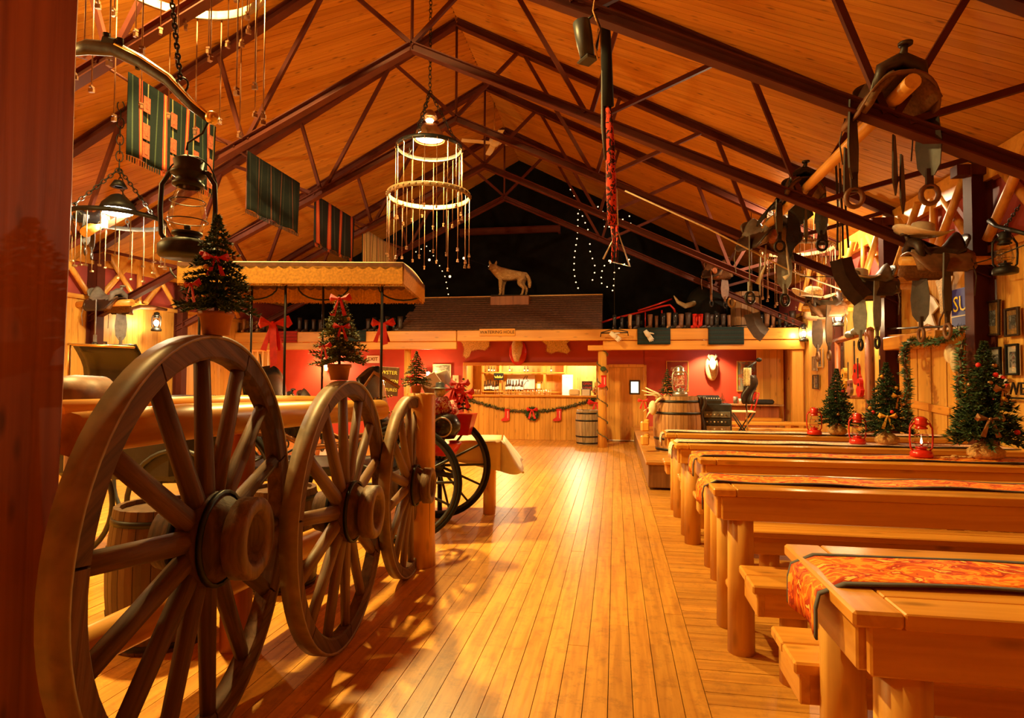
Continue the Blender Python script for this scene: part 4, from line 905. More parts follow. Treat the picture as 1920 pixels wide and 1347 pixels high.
for i, (lb, px0, px1, py, Y) in enumerate((('front one of three stacked yellow planks behind the tables', 1366, 1518, 805, 11.9), ('middle stacked yellow plank on the stage', 1366, 1515, 793, 12.6), ('rear and shortest stacked yellow plank on the stage', 1400, 1462, 786, 13.6))):
    a = at(px0, py, Y=Y); b_ = at(px1, py, Y=Y); o = B().bev(((a.x+b_.x)/2, Y, a.z), (b_.x-a.x, .3, .06), .006).bev(((a.x+b_.x)/2-.5, Y, (a.z+SZ)/2-.02), (.1, .2, a.z-SZ-.04), .006).bev(((a.x+b_.x)/2+.5, Y, (a.z+SZ)/2-.02), (.1, .2, a.z-SZ-.04), .006).build('low_bench', 'pine'); tag(o, lb.replace('stacked yellow plank', 'low yellow plank bench').replace('benchs', 'benches'), 'bench')
# ================================================================ HANGING THINGS
def chandelier(label, loc, zc):
    # local origin: centre of the upper ring
    t = thing('ring_chandelier', label, 'chandelier', loc)
    def band(r, h, name, mat='iron'): return B().lathe([(r-.012, -h), (r+.012, -h), (r+.012, h), (r-.012, h), (r-.012, -h)], 48).build(name, mat, t)
    band(.47, .028, 'upper_ring'); o = band(.585, .032, 'lower_ring', 'tyre'); o.location = (0, 0, -.70)
    B().lathe([(.05, .36), (.10, .34), (.19, .24), (.225, .13), (.23, .12), (.215, .12), (.18, .22), (.09, .32), (.04, .34)], 28).build('lamp_shade', 'copper', t)
    B().lathe([(.001, .56), (.05, .55), (.10, .50), (.115, .44), (.10, .44), (.05, .47)], 20).build('shade_cap', 'copper', t)
    B().lathe([(.001, .145), (.20, .145)], 24).build('lamp_glass', 'lampface', t); B().lathe([(.04, .38), (.06, .41), (.04, .43)], 14).build('upper_bulb', 'lampface', t)
    for k in range(3):
        a = 2*PI*k/3+.5; chain((.465*math.cos(a), .465*math.sin(a), .02), (.02*math.cos(a), .02*math.sin(a), .80), 14, .006).build('ring_chain', 'iron', t)
    B().ring((0, 0, .82), .03, .007, 12, 6, 'y').build('hook', 'iron', t)
    n = max(8, int((zc-loc[2]-.85)/.06)); chain((0, 0, .84), (0, 0, zc-loc[2]), n, .006).build('ceiling_chain', 'iron', t)
    r_ = random.Random(5); m1 = m2 = None
    def rod(L):
        q = B(); q.tube([(0, 0, .02), (.012, 0, 0), (0, 0, -.03)], .005, 5); q.cyl((0, 0, -.02), (0, 0, -L), .0048, None, 5); q.box((0, 0, -L), (.035, .02, .028)); q.box((0, 0, -L+.03), (.02, .03, .014)); return q
    for i in range(18):
        a = 2*PI*i/18
        if m1 is None: m1 = rod(.95).build('bit_rod', 'rod', t); o = m1
        else: o = m1.copy(); C.objects.link(o); o.parent = t
        o.location = (.478*math.cos(a), .478*math.sin(a), -.02); o.rotation_euler = (0, 0, a); o.scale = (1, 1, r_.uniform(.9, 1.1))
    for i in range(20):
        a = 2*PI*i/20+.1
        if m2 is None: m2 = rod(.95).build('bit_rod', 'rod', t); o = m2
        else: o = m2.copy(); C.objects.link(o); o.parent = t
        o.location = (.59*math.cos(a), .59*math.sin(a), -.72); o.rotation_euler = (0, 0, a); o.scale = (1, 1, r_.uniform(.85, 1.05))
    q = B()
    for i in range(40): a = 2*PI*i/40; q.ball((.60*math.cos(a), .60*math.sin(a), -.70), .017, 6, 5)
    o = q.build('rivets', 'tyre', t); o['kind'] = 'stuff'
    return t
c0 = V((-2.65, 8.3, 4.93))
chandelier('middle two-ring chandelier of hanging bits with a glowing copper shade, below the ridge', tuple(c0), zceil(-2.65)-.12)
c1 = at(328, -42, Y=4.75); c1.z += 1.02
near = chandelier('nearest chandelier of hanging bits, cut by the top left of the frame', tuple(c1), c1.z+(zceil(c1.x)-.12-c1.z)/1.3); near.scale = (1.3, 1.3, 1.3)
c2 = at(1494, 392, Y=11.1)
chandelier('right chandelier of hanging bits with a cold white lamp, near the right wall', tuple(c2), zceil(c2.x))
# left chandelier: one iron wheel
c3 = at(221, 412, Y=7.35)
t = thing('ring_chandelier', 'left single-ring chandelier with a dazzling white lamp, beside the timber post', 'chandelier', tuple(c3))
B().lathe([(.575, -.03), (.60, -.03), (.60, .03), (.575, .03), (.575, -.03)], 48).build('iron_ring', 'iron', t)
B().lathe([(.04, .36), (.10, .33), (.20, .22), (.235, .13), (.22, .13), (.18, .22), (.08, .30)], 24).build('lamp_shade', 'iron', t); B().ball((0, 0, .12), (.19, .19, .07), 20, 10).build('lamp_glass', 'coolbulb', t); B().lathe([(.001, .56), (.06, .55), (.11, .46), (.05, .46)], 16).build('shade_cap', 'iron', t)
for k in range(3): a = 2*PI*k/3; chain((.58*math.cos(a), .58*math.sin(a), .02), (0, 0, .72), 14, .007).build('ring_chain', 'iron', t)
chain((0, 0, .72), (0, 0, zceil(c3.x)-c3.z), 8, .008).build('ceiling_chain', 'iron', t)
m1 = None; r_ = random.Random(4)
for i in range(22):
    a = 2*PI*i/22
    if m1 is None:
        q = B(); q.cyl((0, 0, 0), (0, 0, -.7), .006, None, 5); q.box((0, 0, -.7), (.05, .03, .024)); m1 = q.build('bit_rod', 'tyre', t); o = m1
    else: o = m1.copy(); C.objects.link(o); o.parent = t
    o.location = (.59*math.cos(a), .59*math.sin(a), -.03); o.rotation_euler = (0, 0, a); o.scale = (1, 1, r_.uniform(.75, 1.1))
# ---- ceiling fan near the far ridge
fn = thing('ceiling_fan', 'pale ceiling fan hanging from the far end of the ridge', 'fan', (XC+.02, 12.9, zceil(XC)-.9)); fz = zceil(XC)
B().cyl((XC+.02, 12.9, fz), (XC+.02, 12.9, fz-.85), .015, None, 8).build('rod', 'brass', fn, True); B().lathe([(.001, .1), (.1, .09), (.13, 0), (.08, -.08), (.001, -.1)], 16).build('motor', 'linen', fn)
for k in range(4):
    a = PI/2*k+.4; B().bev((.42*math.cos(a), .42*math.sin(a), -.02), (.62, .14, .012), .004, a, .0, .12).build('blade', 'linen', fn)
# ---- saddles
def saddle(label, loc, rz=0, mat='leather', mat2='leatherbrown', s=1., extra=0, rot=None):
    t = thing('saddle', label, 'saddle', loc, rz, None, rot)
    sm = lambda x: max(0, min(1, x))**2*(3-2*max(0, min(1, x)))
    def skirt(u, v):
        a = R(-80+160*v); y = .01+(-.31+.62*u)*(1-.45*(abs(v-.5)*2)**4); rr = .20+.03*abs(v-.5)*2; return (s*rr*math.sin(a)*1.25, s*y, s*(rr*math.cos(a)-.20-.10*abs(math.sin(a))**3+.015))
    B().grid(skirt, 10, 16, True, .018*s).build('skirt', mat2, t)
    for sg in (-1, 1):
        B().grid(lambda u, v: (sg*s*(.05+.17*v), s*(-.27+.56*u), s*(.005-.05*v-.16*v*v-.02*math.sin(PI*u))), 8, 6, True, .055*s*sg).build('fleece_pad', 'fleece', t)
    def seat(u, v):
        y = -.22+.46*u; x = (v-.5)*.36*(1-.25*abs(u-.45)); z = .055+.17*sm((u-.62)/.38)*(1-.5*abs(v-.5)*2)+.12*sm((.28-u)/.28)-.16*(abs(v-.5)*2)**2.2*.9; return (s*x, s*y, s*z)
    B().grid(seat, 14, 12, True, .03*s).build('seat', mat, t)
    B().tube([(s*.17, -.2*s, -.06*s), (s*.14, -.22*s, .09*s), (0, -.23*s, .15*s), (-s*.14, -.22*s, .09*s), (-s*.17, -.2*s, -.06*s)], [.035*s, .05*s, .06*s, .05*s, .035*s], 10).build('pommel', mat, t)
    B().tube([(0, -.24*s, .15*s), (0, -.27*s, .20*s), (0, -.29*s, .235*s)], [.035*s, .026*s, .022*s], 10).lathe([(.001, .23*s), (.05*s, .225*s), (.052*s, .245*s), (.001, .26*s)], 14, (0, -.295*s, 0)).build('horn', mat, t)
    B().grid(lambda u, v: (s*.19*math.sin(R(-70+140*u)), s*(.20+.05*math.cos(R(-70+140*u))+.04*v), s*(.05+.17*v*math.cos(R(-60+120*u)))), 12, 4, True, .02*s).build('cantle', mat, t)
    for sg in (-1, 1):
        pl = [(-.08, .08), (.08, .08), (.11, -.12), (.14, -.34), (.12, -.52), (.05, -.60), (-.05, -.60), (-.11, -.52), (-.13, -.32), (-.10, -.12)]
        B().prism([(x*s*.72, y*s) for x, y in pl], .014*s, (sg*.282*s, -.02*s, -.12*s), (-.66, sg*.75, 0)).build('fender', mat, t)
        B().box((sg*.28*s, -.02*s, -.74*s), (.05*s, .03*s, .16*s)).build('stirrup_strap', mat, t)
        P = [(sg*.28*s+.065*s*math.sin(a_), -.02*s, -.87*s+.075*s*math.cos(a_)) for a_ in [2*PI*k/14 for k in range(14)]]
        B().tube(P, .02*s, 6, closed=True, flat=1., up=(0, 1, 0)).build('stirrup', mat2 if mat2 != 'leather' else 'iron', t)
        B().tube([(sg*.25*s, .24*s, -.1*s), (sg*.29*s, .26*s, -.3*s), (sg*.27*s, .25*s, -.5*s)], .006*s, 5).build('saddle_string', mat, t)
    for k in range(extra):
        sg = -1 if k % 2 else 1; x = sg*(.16+.05*k)*s
        pl = [(-.03, 0), (.03, 0), (.07, -.2), (.09, -.38), (.02, -.52), (-.06, -.40), (-.05, -.2)]
        B().prism([(a*s, b_*s) for a, b_ in pl], .012*s, (x, .30*s+.05*k, -.25*s-.07*k), (.6, .8, 0)).build('hanging_flap', mat, t)
    return t
# long pole across the trusses at right with saddles on it
P0 = at(1712, 152, Y=4.95)
pl = thing('saddle_pole', 'long peeled log lying across the trusses at right, saddles straddling it', 'log', tuple(P0)); B().tube([P0, P0+V((0, 2.6, 0)), P0+V((-.05, 5.6, -.02))], [.06, .055, .05], 14).build('log', 'log', pl, True)
saddle('largest dark saddle, hanging high on the right pole nearest the camera', (P0.x-.02, P0.y+.36, P0.z+.09), 0, 'leather', 'leatherbrown', 1.0, 3)
saddle('black saddle with a blanket, halfway along the high right pole', (P0.x-.03, P0.y+2.75, P0.z+.08), 0, 'blackleather', 'leather', .85, 1)
tag(B().grid(lambda u, v: (P0.x-.03+.30*math.sin(R(-80+160*u)), P0.y+3.2+.5*v, P0.z-.22+.30*math.cos(R(-80+160*u))), 10, 6, True, .02).build('saddle_blanket', 'black'), 'black folded blanket over the far part of the right pole', 'blanket')
hc = thing('harness_strap', 'dark harness straps with a stirrup hanging below the right pole', 'harness', at(1545, 420, Y=8.4))
for k, (px, y0, y1) in enumerate(((1567, 300, 470), (1575, 316, 480), (1582, 330, 465))): B().tube([at(px, y0, Y=8.4), at(px+4, (y0+y1)/2, Y=8.4), at(px+3+k*3, y1, Y=8.4)], .014, 6, flat=.5).build('strap', 'blackleather', hc, True)
B().prism([(x*.9, y*.9) for x, y in [(-.03, 0), (.03, 0), (.06, -.35), (.08, -.55), (-.08, -.55), (-.05, -.3)]], .02, at(1541, 390, Y=8.4)).build('strap_flap', 'leather', hc, True); B().ring(at(1541, 458, Y=8.4), .07, .011, 16, 6, 'y').build('stirrup', 'steelgrey', hc, True)
hc2 = thing('harness_strap', 'black pointed chaps leg hanging left of the stirrup below the right pole', 'harness', at(1490, 430, Y=9.2)); B().prism([(-.03, 0), (.05, 0), (.10, -.35), (.14, -.62), (.02, -.75), (-.03, -.9), (-.08, -.6)], .03, at(1484, 370, Y=9.2)).build('leather_leg', 'blackleather', hc2, True); B().tube([at(1484, 470, Y=9.2), at(1488, 490, Y=9.2)], .012, 6).build('strap', 'leather', hc2, True)
s4 = saddle('shiny grey saddle with white straps in front of the right chandelier', at(1436, 437, Y=9.5), .5, 'leathergrey', 'leather', 1.15, 1)
wl_ = thing('support_pole', 'log pole carrying the shiny grey saddle', 'log', at(1436, 445, Y=9.5)); P = at(1436, 447, Y=9.5); B().cyl(P+V((.05, -.35, 0)), P+V((.35, 1.6, .0)), .05, None, 12).build('log', 'post', wl_, True)
for lb, pts in (('white strap hanging from the grey saddle, left', ((1436, 460), (1434, 500), (1420, 532))), ('white strap hanging from the grey saddle, right', ((1474, 450), (1476, 485), (1480, 515), (1470, 522)))):
    tag(B().tube([at(a, b_, Y=9.35) for a, b_ in pts], [.012]*(len(pts)-1)+[.035], 8, flat=.5).build('white_strap', 'white'), lb, 'strap')
def hat(label, loc, s, mat='felt', rot=(0, 0, 0)):
    t = thing('cowboy_hat', label, 'hat', loc, 0, None, rot)
    B().grid(lambda u, v: ((.09+.12*v)*s*math.cos(2*PI*u)*1.0, (.09+.12*v)*s*math.sin(2*PI*u)*1.2, s*.07*v*v*math.cos(2*PI*u)**2), 28, 4, True, .006*s).build('brim', mat, t)
    B().lathe([(.098*s, -.002), (.092*s, .05*s), (.08*s, .10*s), (.05*s, .115*s), (.001, .10*s)], 20).build('crown', mat, t); B().lathe([(.1*s, .005*s), (.097*s, .03*s)], 20).build('hat_band', 'leatherbrown', t); return t
# saddles on poles at the side walls
for i, (lb, px, py, Y, rz, mt, m2, hl) in enumerate((('dark brown saddle on the right wall above the garlanded niche', 1752, 478, 8.55, -PI/2, 'leather', 'leatherbrown', 'white straw cowboy hat on the dark saddle above the garlanded niche'),
    ('grey saddle beside the curved board on the right wall', 1630, 528, 10.3, -PI/2, 'leathergrey', 'leather', 'white straw hat beside the curved board on the right wall'),
    ('small dark saddle at the far end of the right wall', 1545, 572, 13.1, -PI/2, 'leather', 'leatherbrown', 'tan cowboy hat at the end of the lowest truss chord'))):
    p = at(px, py, X=3.5); Y = p.y; saddle(lb, tuple(p), rz, mt, m2, 1.0)
    lg = thing('saddle_bracket', 'peeled log bracket carrying the '+lb.split(' on ')[0].split(' beside ')[0].split(' at ')[0]+' at the right wall', 'log', (XR, Y, p.z-.12)); B().cyl((XR-.02, Y, p.z-.08), (p.x-.35, Y, p.z-.06), .05, None, 12).build('log', 'log', lg, True)
    hp_ = at((1727, 1610, 1523)[i], (443, 522, 558)[i], Y=Y-.05); hat(hl, tuple(hp_), (1.35, 1.2, 1.6)[i], 'felt' if i < 2 else 'fur', (.1, .15, 0))
p = at(203, 562, X=-9.05)
saddle('pale grey saddle on a log at the left wall', tuple(p), PI/2, 'leathergrey', 'leather', 1.0)
lg = thing('saddle_bracket', 'log bracket carrying the pale grey saddle at the left wall', 'log', (XL, p.y, p.z-.12)); B().cyl((XL+.02, p.y, p.z-.08), (p.x+.5, p.y, p.z-.06), .06, None, 12).build('log', 'log', lg, True)
q0 = at(160, 436, Y=7.0); q1 = at(245, 380, Y=8.2)
lg = thing('saddle_pole', 'log pole behind the left chandelier carrying a black saddle', 'log', tuple(q0)); B().cyl(q0, q1, .07, None, 12).build('log', 'log', lg, True)
saddle('black saddle hanging between the timber post and the left chandelier', tuple(at(170, 405, Y=7.25)), -1.0, 'blackleather', 'blackleather', .62)
# curved dark boards hanging at right
for lb, pts, Y, w in (('large curved dark wooden stave hanging at the right wall', ((1576, 486), (1584, 516), (1600, 542), (1618, 561)), 8.6, .14), ('smaller curved dark stave hanging before the balcony beam', ((1410, 588), (1415, 608), (1425, 623), (1434, 629)), 12.4, .15)):
    P = [at(a, b_, Y=Y) for a, b_ in pts]; o = B().cyl(P[0], V((P[0].x, P[0].y, zceil(P[0].x)-.04)), .006, None, 5).tube(P, [w, w*1.02, w*1.02, w], 4, flat=.22, smooth=False, up=(1, 0, .3)).build('curved_stave', 'barrel_grey' if False else 'leather'); tag(o, lb, 'stave')
# ---- blankets over the long rod between the left trusses
XB = -5.32
rd = thing('blanket_rod', 'thin rod strung along the left trusses carrying four woven blankets', 'rod', (XB, 4.6, 4.6)); za_ = at(461, 287, X=XB); zb2 = at(740, 470, X=XB); B().cyl((XB, 4.6, za_.z+.02), (XB, 14.2, zb2.z+.0), .015, None, 8).build('rod', 'steel', rd, True)
G, K, RD, CRM = (.005, .012, .011), (.012, .012, .014), (.40, .045, .02), (.62, .42, .18)
M['bl1'] = stripes('green_patterned_blanket', [(0, G), (.2, (.05, .07, .04)), (.24, G), (.45, RD), (.50, (.5, .2, .05)), (.55, RD), (.60, G), (.80, (.3, .25, .1)), (.84, G)], 'y', 2.6)
M['bl2'] = stripes('dark_striped_blanket', [(0, (.006, .010, .010)), (.3, (.028, .028, .022)), (.34, (.006, .010, .010)), (.55, (.12, .04, .025)), (.62, (.006, .010, .010)), (.8, (.028, .03, .024)), (.86, (.006, .010, .010))], 'y', 3.2)
M['bl3'] = stripes('black_red_blanket', [(0, K), (.34, RD), (.42, (.55, .12, .03)), (.50, RD), (.58, K), (.80, (.06, .06, .06)), (.84, K)], 'y', 2.1)
M['bl4'] = stripes('cream_striped_blanket', [(0, CRM), (.35, K), (.42, CRM), (.52, RD), (.58, CRM), (.80, K), (.86, CRM)], 'y', 2.6)
for lb, (x0, y0, x1, y1), hh, mt in (('dark green blanket with red medallions, nearest of the hanging blankets', (238, 138, 402, 244), .92, 'bl1'), ('dark blanket with faint red lines, second of the hanging blankets', (461, 286, 560, 347), .86, 'bl2'), ('black blanket with red stripes, third of the hanging blankets', (588, 370, 663, 411), .86, 'bl3'), ('cream blanket with dark stripes, farthest of the hanging blankets', (678, 430, 742, 468), .86, 'bl4')):
    a = at(x0, y0, X=XB); b_ = at(x1, y1, X=XB); t = thing('hanging_blanket', lb, 'blanket', (XB, (a.y+b_.y)/2, (a.z+b_.z)/2-hh))
    zt = (a.z+b_.z)/2+.03
    B().grid(lambda u, v: (XB+.012+.03*v*math.sin(u*17), a.y+(b_.y-a.y)*u, zt-hh*v), 24, 10, True, .012).build('woven_cloth', mt, t, True)
    if mt == 'bl1':
        q = B(); n = 0
        for u in (.16, .45, .72, .90):
            for v in (.28, .62, .85):
                y = a.y+(b_.y-a.y)*u; z = zt-hh*v-.01; q.prism([(-.05, -.09), (.05, -.09), (.05, .09), (-.05, .09)], .004, (XB+.055, y, z), (0, 1, 0)); q.prism([(-.02, -.05), (.02, -.05), (.02, .05), (-.02, .05)], .008, (XB+.056, y, z), (0, 1, 0))
        q.build('medallions', 'medal', t, True)
    q = B()
    for i in range(40): y = a.y+(b_.y-a.y)*(i+.5)/40; q.box((XB+.01, y, zt-hh-.03), (.006, .012, .06))
    q.build('fringe', mt, t, True)
# rugs draped over the balcony beam
M['rug1'] = stripes('red_rug', [(0, (.42, .03, .02)), (.45, (.42, .03, .02)), (.5, (.10, .02, .015)), (.62, (.42, .03, .02))], 'z', 12.)
M['rug2'] = stripes('dark_teal_rug', [(0, (.018, .035, .036)), (.5, (.04, .07, .07)), (.58, (.018, .035, .036)), (.85, (.07, .03, .02)), (.92, (.018, .035, .036))], 'z', 9.)
for lb, x0, x1, y0, y1, mt in (('red striped rug over the balcony beam at left', 503, 557, 616, 642, 'rug1'), ('dark rug over the beam behind the middle fir', 650, 686, 616, 641, 'rug2'), ('dark teal rug over the beam right of the door post', 1195, 1257, 616, 646, 'rug2'), ('dark teal rug with red edge over the beam above the spots', 1328, 1395, 616, 646, 'rug2')):
    a = at(x0, y0, Y=14.12); b_ = at(x1, y1, Y=14.12); t = thing('draped_rug', lb, 'rug', ((a.x+b_.x)/2, 14.12, b_.z))
    B().grid(lambda u, v: (a.x+(b_.x-a.x)*u, 14.125-.008*math.sin(u*9)*v, 2.775-(2.775-b_.z)*v), 12, 8, True, .012).grid(lambda u, v: (a.x+(b_.x-a.x)*u, 14.12+.2*v, 2.785), 3, 3, True, .012).build('woven_cloth', mt, t, True)
# ---- stage light, hanging sash and triangle, rope
pc = thing('stage_light', 'black can stage light clamped under the truss at top centre', 'stage light', at(1092, 75, Y=5.15)); a = at(1090, 42, Y=5.15); b_ = at(1103, 116, Y=5.15); d = b_-a
B().tube([a-d*.06, a, a+d*.35, a+d*.9], [.04, .075, .075, .062], 16).build('can', 'char', pc, True); B().tube([a+d*.88, a+d*.96, b_+d*.0], [.065, .10, .085], 4, smooth=False).build('barn_doors', 'char', pc, True)
B().tube([at(1100, 38, Y=5.15), at(1115, 26, Y=5.15), at(1124, 50, Y=5.15), at(1118, 95, Y=5.15)], .012, 6).build('yoke', 'iron', pc, True)
B().tube([at(1116, -10, Y=5.1), at(1112, 20, Y=5.1), at(1124, 55, Y=5.1), at(1115, 85, Y=5.1), at(1121, 112, Y=5.1)], .007, 6).build('power_cable', 'burlap', pc, True)
YS_ = 5.9
sa = thing('woven_belt', 'long black and red woven sash on a pole hanging from the roof at centre', 'sash', at(1150, 430, Y=YS_))
M['sash'] = patchwork('red_black_sash', [(.5, .03, .015), (.03, .01, .01), (.6, .05, .02), (.05, .012, .01)], 12, .8, (1, 1, .7))
B().tube([at(1133, -40, Y=YS_), at(1137, 110, Y=YS_), at(1140, 200, Y=YS_)], [.035, .055, .058], 8, flat=.5).build('black_sleeve', 'black', sa, True)
B().tube([at(1140, 198, Y=YS_), at(1144, 270, Y=YS_), at(1146, 350, Y=YS_), at(1149, 422, Y=YS_)], [.03, .045, .05, .048], 8, flat=.5).build('woven_sash', 'sash', sa, True)
B().tube([at(1126, -40, Y=YS_), at(1131, 120, Y=YS_), at(1131, 235, Y=YS_), at(1137, 300, Y=YS_)], .022, 6, flat=.6).build('strap', 'leather', sa, True)
B().cyl(at(1156, 355, Y=YS_), at(1158, 430, Y=YS_), .008, None, 6).build('cord', 'bone', sa, True)
for px in (1148, 1156): B().tube([at(px, 424, Y=YS_), at(px+2, 450, Y=YS_), at(px, 492, Y=YS_)], [.018, .014, .012], 6).build('tassel', 'sash', sa, True)
tr = thing('iron_triangle', 'steel dinner triangle hanging below the red and black sash', 'triangle', at(1158, 500, Y=YS_)); B().tube([at(a, b_, Y=YS_) for a, b_ in ((1131, 486), (1158, 433), (1181, 500), (1141, 489))], .009, 8).build('bar', 'steelgrey', tr, True)
ro = B().tube([at(1172, 358, Y=8.6), at(1330, 430, Y=9.0), at(1480, 507, Y=9.6), at(1582, 545, Y=10.2)], .012, 6).build('taut_rope', 'bone'); tag(ro, 'pale taut rope slanting across the right side below the trusses', 'rope')
wi = B().tube([at(1500, 519, Y=9.), at(1640, 519, X=3.8), at(1760, 512, X=3.78), at(1850, 488, X=3.75), at(1925, 458, X=3.72)], .006, 5).build('wire', 'iron'); tag(wi, 'thin wire strung along the right wall past the hanging lantern', 'wire')
# ================================================================ CARRIAGE, CLOTH TABLE, BALCONY, RIGHT AND LEFT WALLS
def ordn(i): return ['first', 'second', 'third', 'fourth', 'fifth', 'sixth', 'seventh', 'eighth', 'ninth', 'tenth', 'eleventh', 'twelfth', 'thirteenth', 'fourteenth', 'fifteenth', 'sixteenth', 'seventeenth', 'eighteenth', 'nineteenth', 'twentieth', 'twenty-first', 'twenty-second', 'twenty-third', 'twenty-fourth', 'twenty-fifth', 'twenty-sixth'][i]
NC = at(755, 497, Y=5.5); ph = YAW; CS = .93
cg = thing('surrey_carriage', 'fringed surrey carriage with yellow canopy, black wheels and leather seats behind the rail', 'carriage', (NC.x, NC.y, 0), ph); cg.scale = (CS, CS, CS)
CZ = NC.z/CS; Lc, Wc = 2.32, 1.5
# local: x forward (to the right), y away from the camera, origin below the near front corner
B().grid(lambda u, v: (-Lc*u, Wc*v, CZ+.035*math.sin(PI*v)), 8, 8, True, .03).build('canopy', 'canvas', cg)
def scal(b, a, c, n):
    a = V(a); c = V(c)
    for i in range(n):
        p = a.lerp(c, i/n); q_ = a.lerp(c, (i+1)/n); nn = (c-a).cross(V((0, 0, 1))).normalized()*.012
        pts = [p+V((0, 0, .02)), q_+V((0, 0, .02))]+[p.lerp(q_, 1-k/5)-V((0, 0, .02+.028*math.sin(PI*k/5))) for k in range(6)]
        b.add([x-nn for x in pts]+[x+nn for x in pts], [tuple(range(8))[::-1], tuple(range(8, 16))]+[(k, (k+1) % 8, (k+1) % 8+8, k+8) for k in range(8)])
q = B(); cs = [(0, 0, CZ), (-Lc, 0, CZ), (-Lc, Wc, CZ), (0, Wc, CZ)]
for a, c, n in ((cs[1], cs[0], 20), (cs[0], cs[3], 14), (cs[3], cs[2], 20), (cs[2], cs[1], 14)): scal(q, a, c, n)
q.build('scalloped_trim', 'leatherbrown', cg)
r_ = random.Random(6); q = B()
for a, c, n in ((cs[1], cs[0], 260), (cs[0], cs[3], 170), (cs[3], cs[2], 260), (cs[2], cs[1], 170)):
    a = V(a); c = V(c); nn = (c-a).cross(V((0, 0, 1))).normalized()
    for i in range(n):
        p = a.lerp(c, (i+.5)/n)+nn*r_.uniform(-.008, .008); w = (c-a).normalized()*.0052; L = r_.uniform(.205, .225)
        q.add([p-w-V((0, 0, .025)), p+w-V((0, 0, .025)), p+w*.8-V((0, 0, L)), p-w*.8-V((0, 0, L))], [(0, 1, 2, 3)])
o = q.build('gold_fringe', 'gold', cg); o['kind'] = 'stuff'
q = B()
for a, c in ((cs[1], cs[0]), (cs[0], cs[3]), (cs[3], cs[2]), (cs[2], cs[1])):
    a = V(a); c = V(c); nn = (c-a).cross(V((0, 0, 1))).normalized()*.012; q.add([a-nn*-1-V((0, 0, .02)), c+nn-V((0, 0, .02)), c+nn-V((0, 0, .20)), a+nn-V((0, 0, .20))], [(0, 1, 2, 3)])
q.build('fringe_backing', 'gold', cg)
for x in (-.235, -1.25, -2.15):
    for y in ((.12,) if x > -.3 else (.12, Wc-.12)): B().tube([(x, y, .95), (x, y, CZ-.02)], .014, 8).build('canopy_post', 'iron', cg)
    for y in (.12, Wc-.12): B().tube([(min(-.03, x-.32*math.cos(PI*k/10)), y, CZ-.02-.17*math.sin(PI*k/10)) for k in range(11)], .011, 6).build('hoop_brace', 'iron', cg)
B().bev((-1.15, .75, .72), (2.1, 1.0, .10), .02).build('body_floor', 'char', cg)
for y in (.22, 1.28): B().tube([(-2.3, y, 1.0), (-1.9, y, 1.14), (-1.3, y, 1.12), (-1.0, y, .98), (-.6, y, 1.02), (-.1, y, 1.16), (.1, y, 1.10)], [.03, .035, .035, .03, .035, .03, .02], 8).build('side_rail', 'copper', cg)
for x, s in ((-.12, 1), (-1.35, 1)):
    B().bev((x, .75, 1.14), (.46, 1.05, .18), .05).build('seat_cushion', 'blackleather', cg)
    bk = B().grid(lambda u, v: (x-.24-.10*v+.05*math.sin(PI*u), .22+1.06*u, 1.20+.66*v*(.8+.2*math.sin(PI*u))), 14, 6, True, .07); o = bk.build('seat_back', 'blackleather', cg)
    tb0 = None
    for i in range(6):
        for j in range(2):
            if tb0 is None: tb0 = B().ball((0, 0, 0), .014, 6, 5).build('tuft_button', 'brass', cg); o = tb0
            else: o = tb0.copy(); C.objects.link(o); o.parent = cg
            o.location = (x-.17-.05*j, .30+.18*i, 1.32+.18*j)
B().tube([(-.05, .16, 1.62), (-.32, .16, 1.78), (-.44, .16, 1.6), (-.36, .16, 1.2)], .02, 8).build('seat_arm', 'copper', cg)
B().bev((.06, .75, 1.02), (.05, .9, .42), .02).build('dashboard', 'redpaint', cg)
def cwheel(x, y, r):
    c = V((x, y, r)); wh = thing('carriage_wheel', '', 'x', tuple(c))
    for k_ in ('label', 'category'):
        del wh[k_]
    wh.parent = cg; wh.location = tuple(c)
    B().ring((0, 0, 0), r-.025, .026, 48, 8, 'y').build('rubber_tyre', 'black', wh); B().ring((0, 0, 0), r-.065, .024, 48, 8, 'y', ).build('rim', 'char', wh)
    s0 = None
    for k in range(14):
        if s0 is None: s0 = B().tube([(0, 0, .05), (0, 0, r-.06)], [.018, .013], 6).build('spoke', 'char', wh); o = s0
        else: o = s0.copy(); C.objects.link(o); o.parent = wh
        o.rotation_euler = (0, 2*PI*k/14+.2, 0)
    B().lathe([(.001, -.16), (.035, -.15), (.045, -.08), (.07, -.05), (.07, .05), (.04, .09), (.001, .1)], 16, (0, 0, 0), 'y').build('hub', 'char', wh)
def cloc(px, Y, r):
    w = at(px, 880, Y=Y)-NC; return ((w.x*math.cos(ph)+w.y*math.sin(ph))/CS, (-w.x*math.sin(ph)+w.y*math.cos(ph))/CS, r/CS)
cwheel(*cloc(755, 5.62, .58)); cwheel(*cloc(822, 6.72, .60)); cwheel(-1.95, .12, .64); cwheel(-1.95, 1.38, .64)
for x in (.04, -1.95): B().cyl((x, .1, .58), (x, 1.4, .58), .028, None, 10).build('axle', 'iron', cg)
B().tube([(.5, .75, .6), (.1, .75, .66), (-2.2, .75, .62)], .03, 8).build('reach_bar', 'iron', cg)
for y in (.3, 1.2): B().tube([(.32, y, .66), (.04, y, .60), (-.26, y, .66), (.04, y, .74), (.32, y, .66)], .016, 6).build('leaf_spring', 'iron', cg)
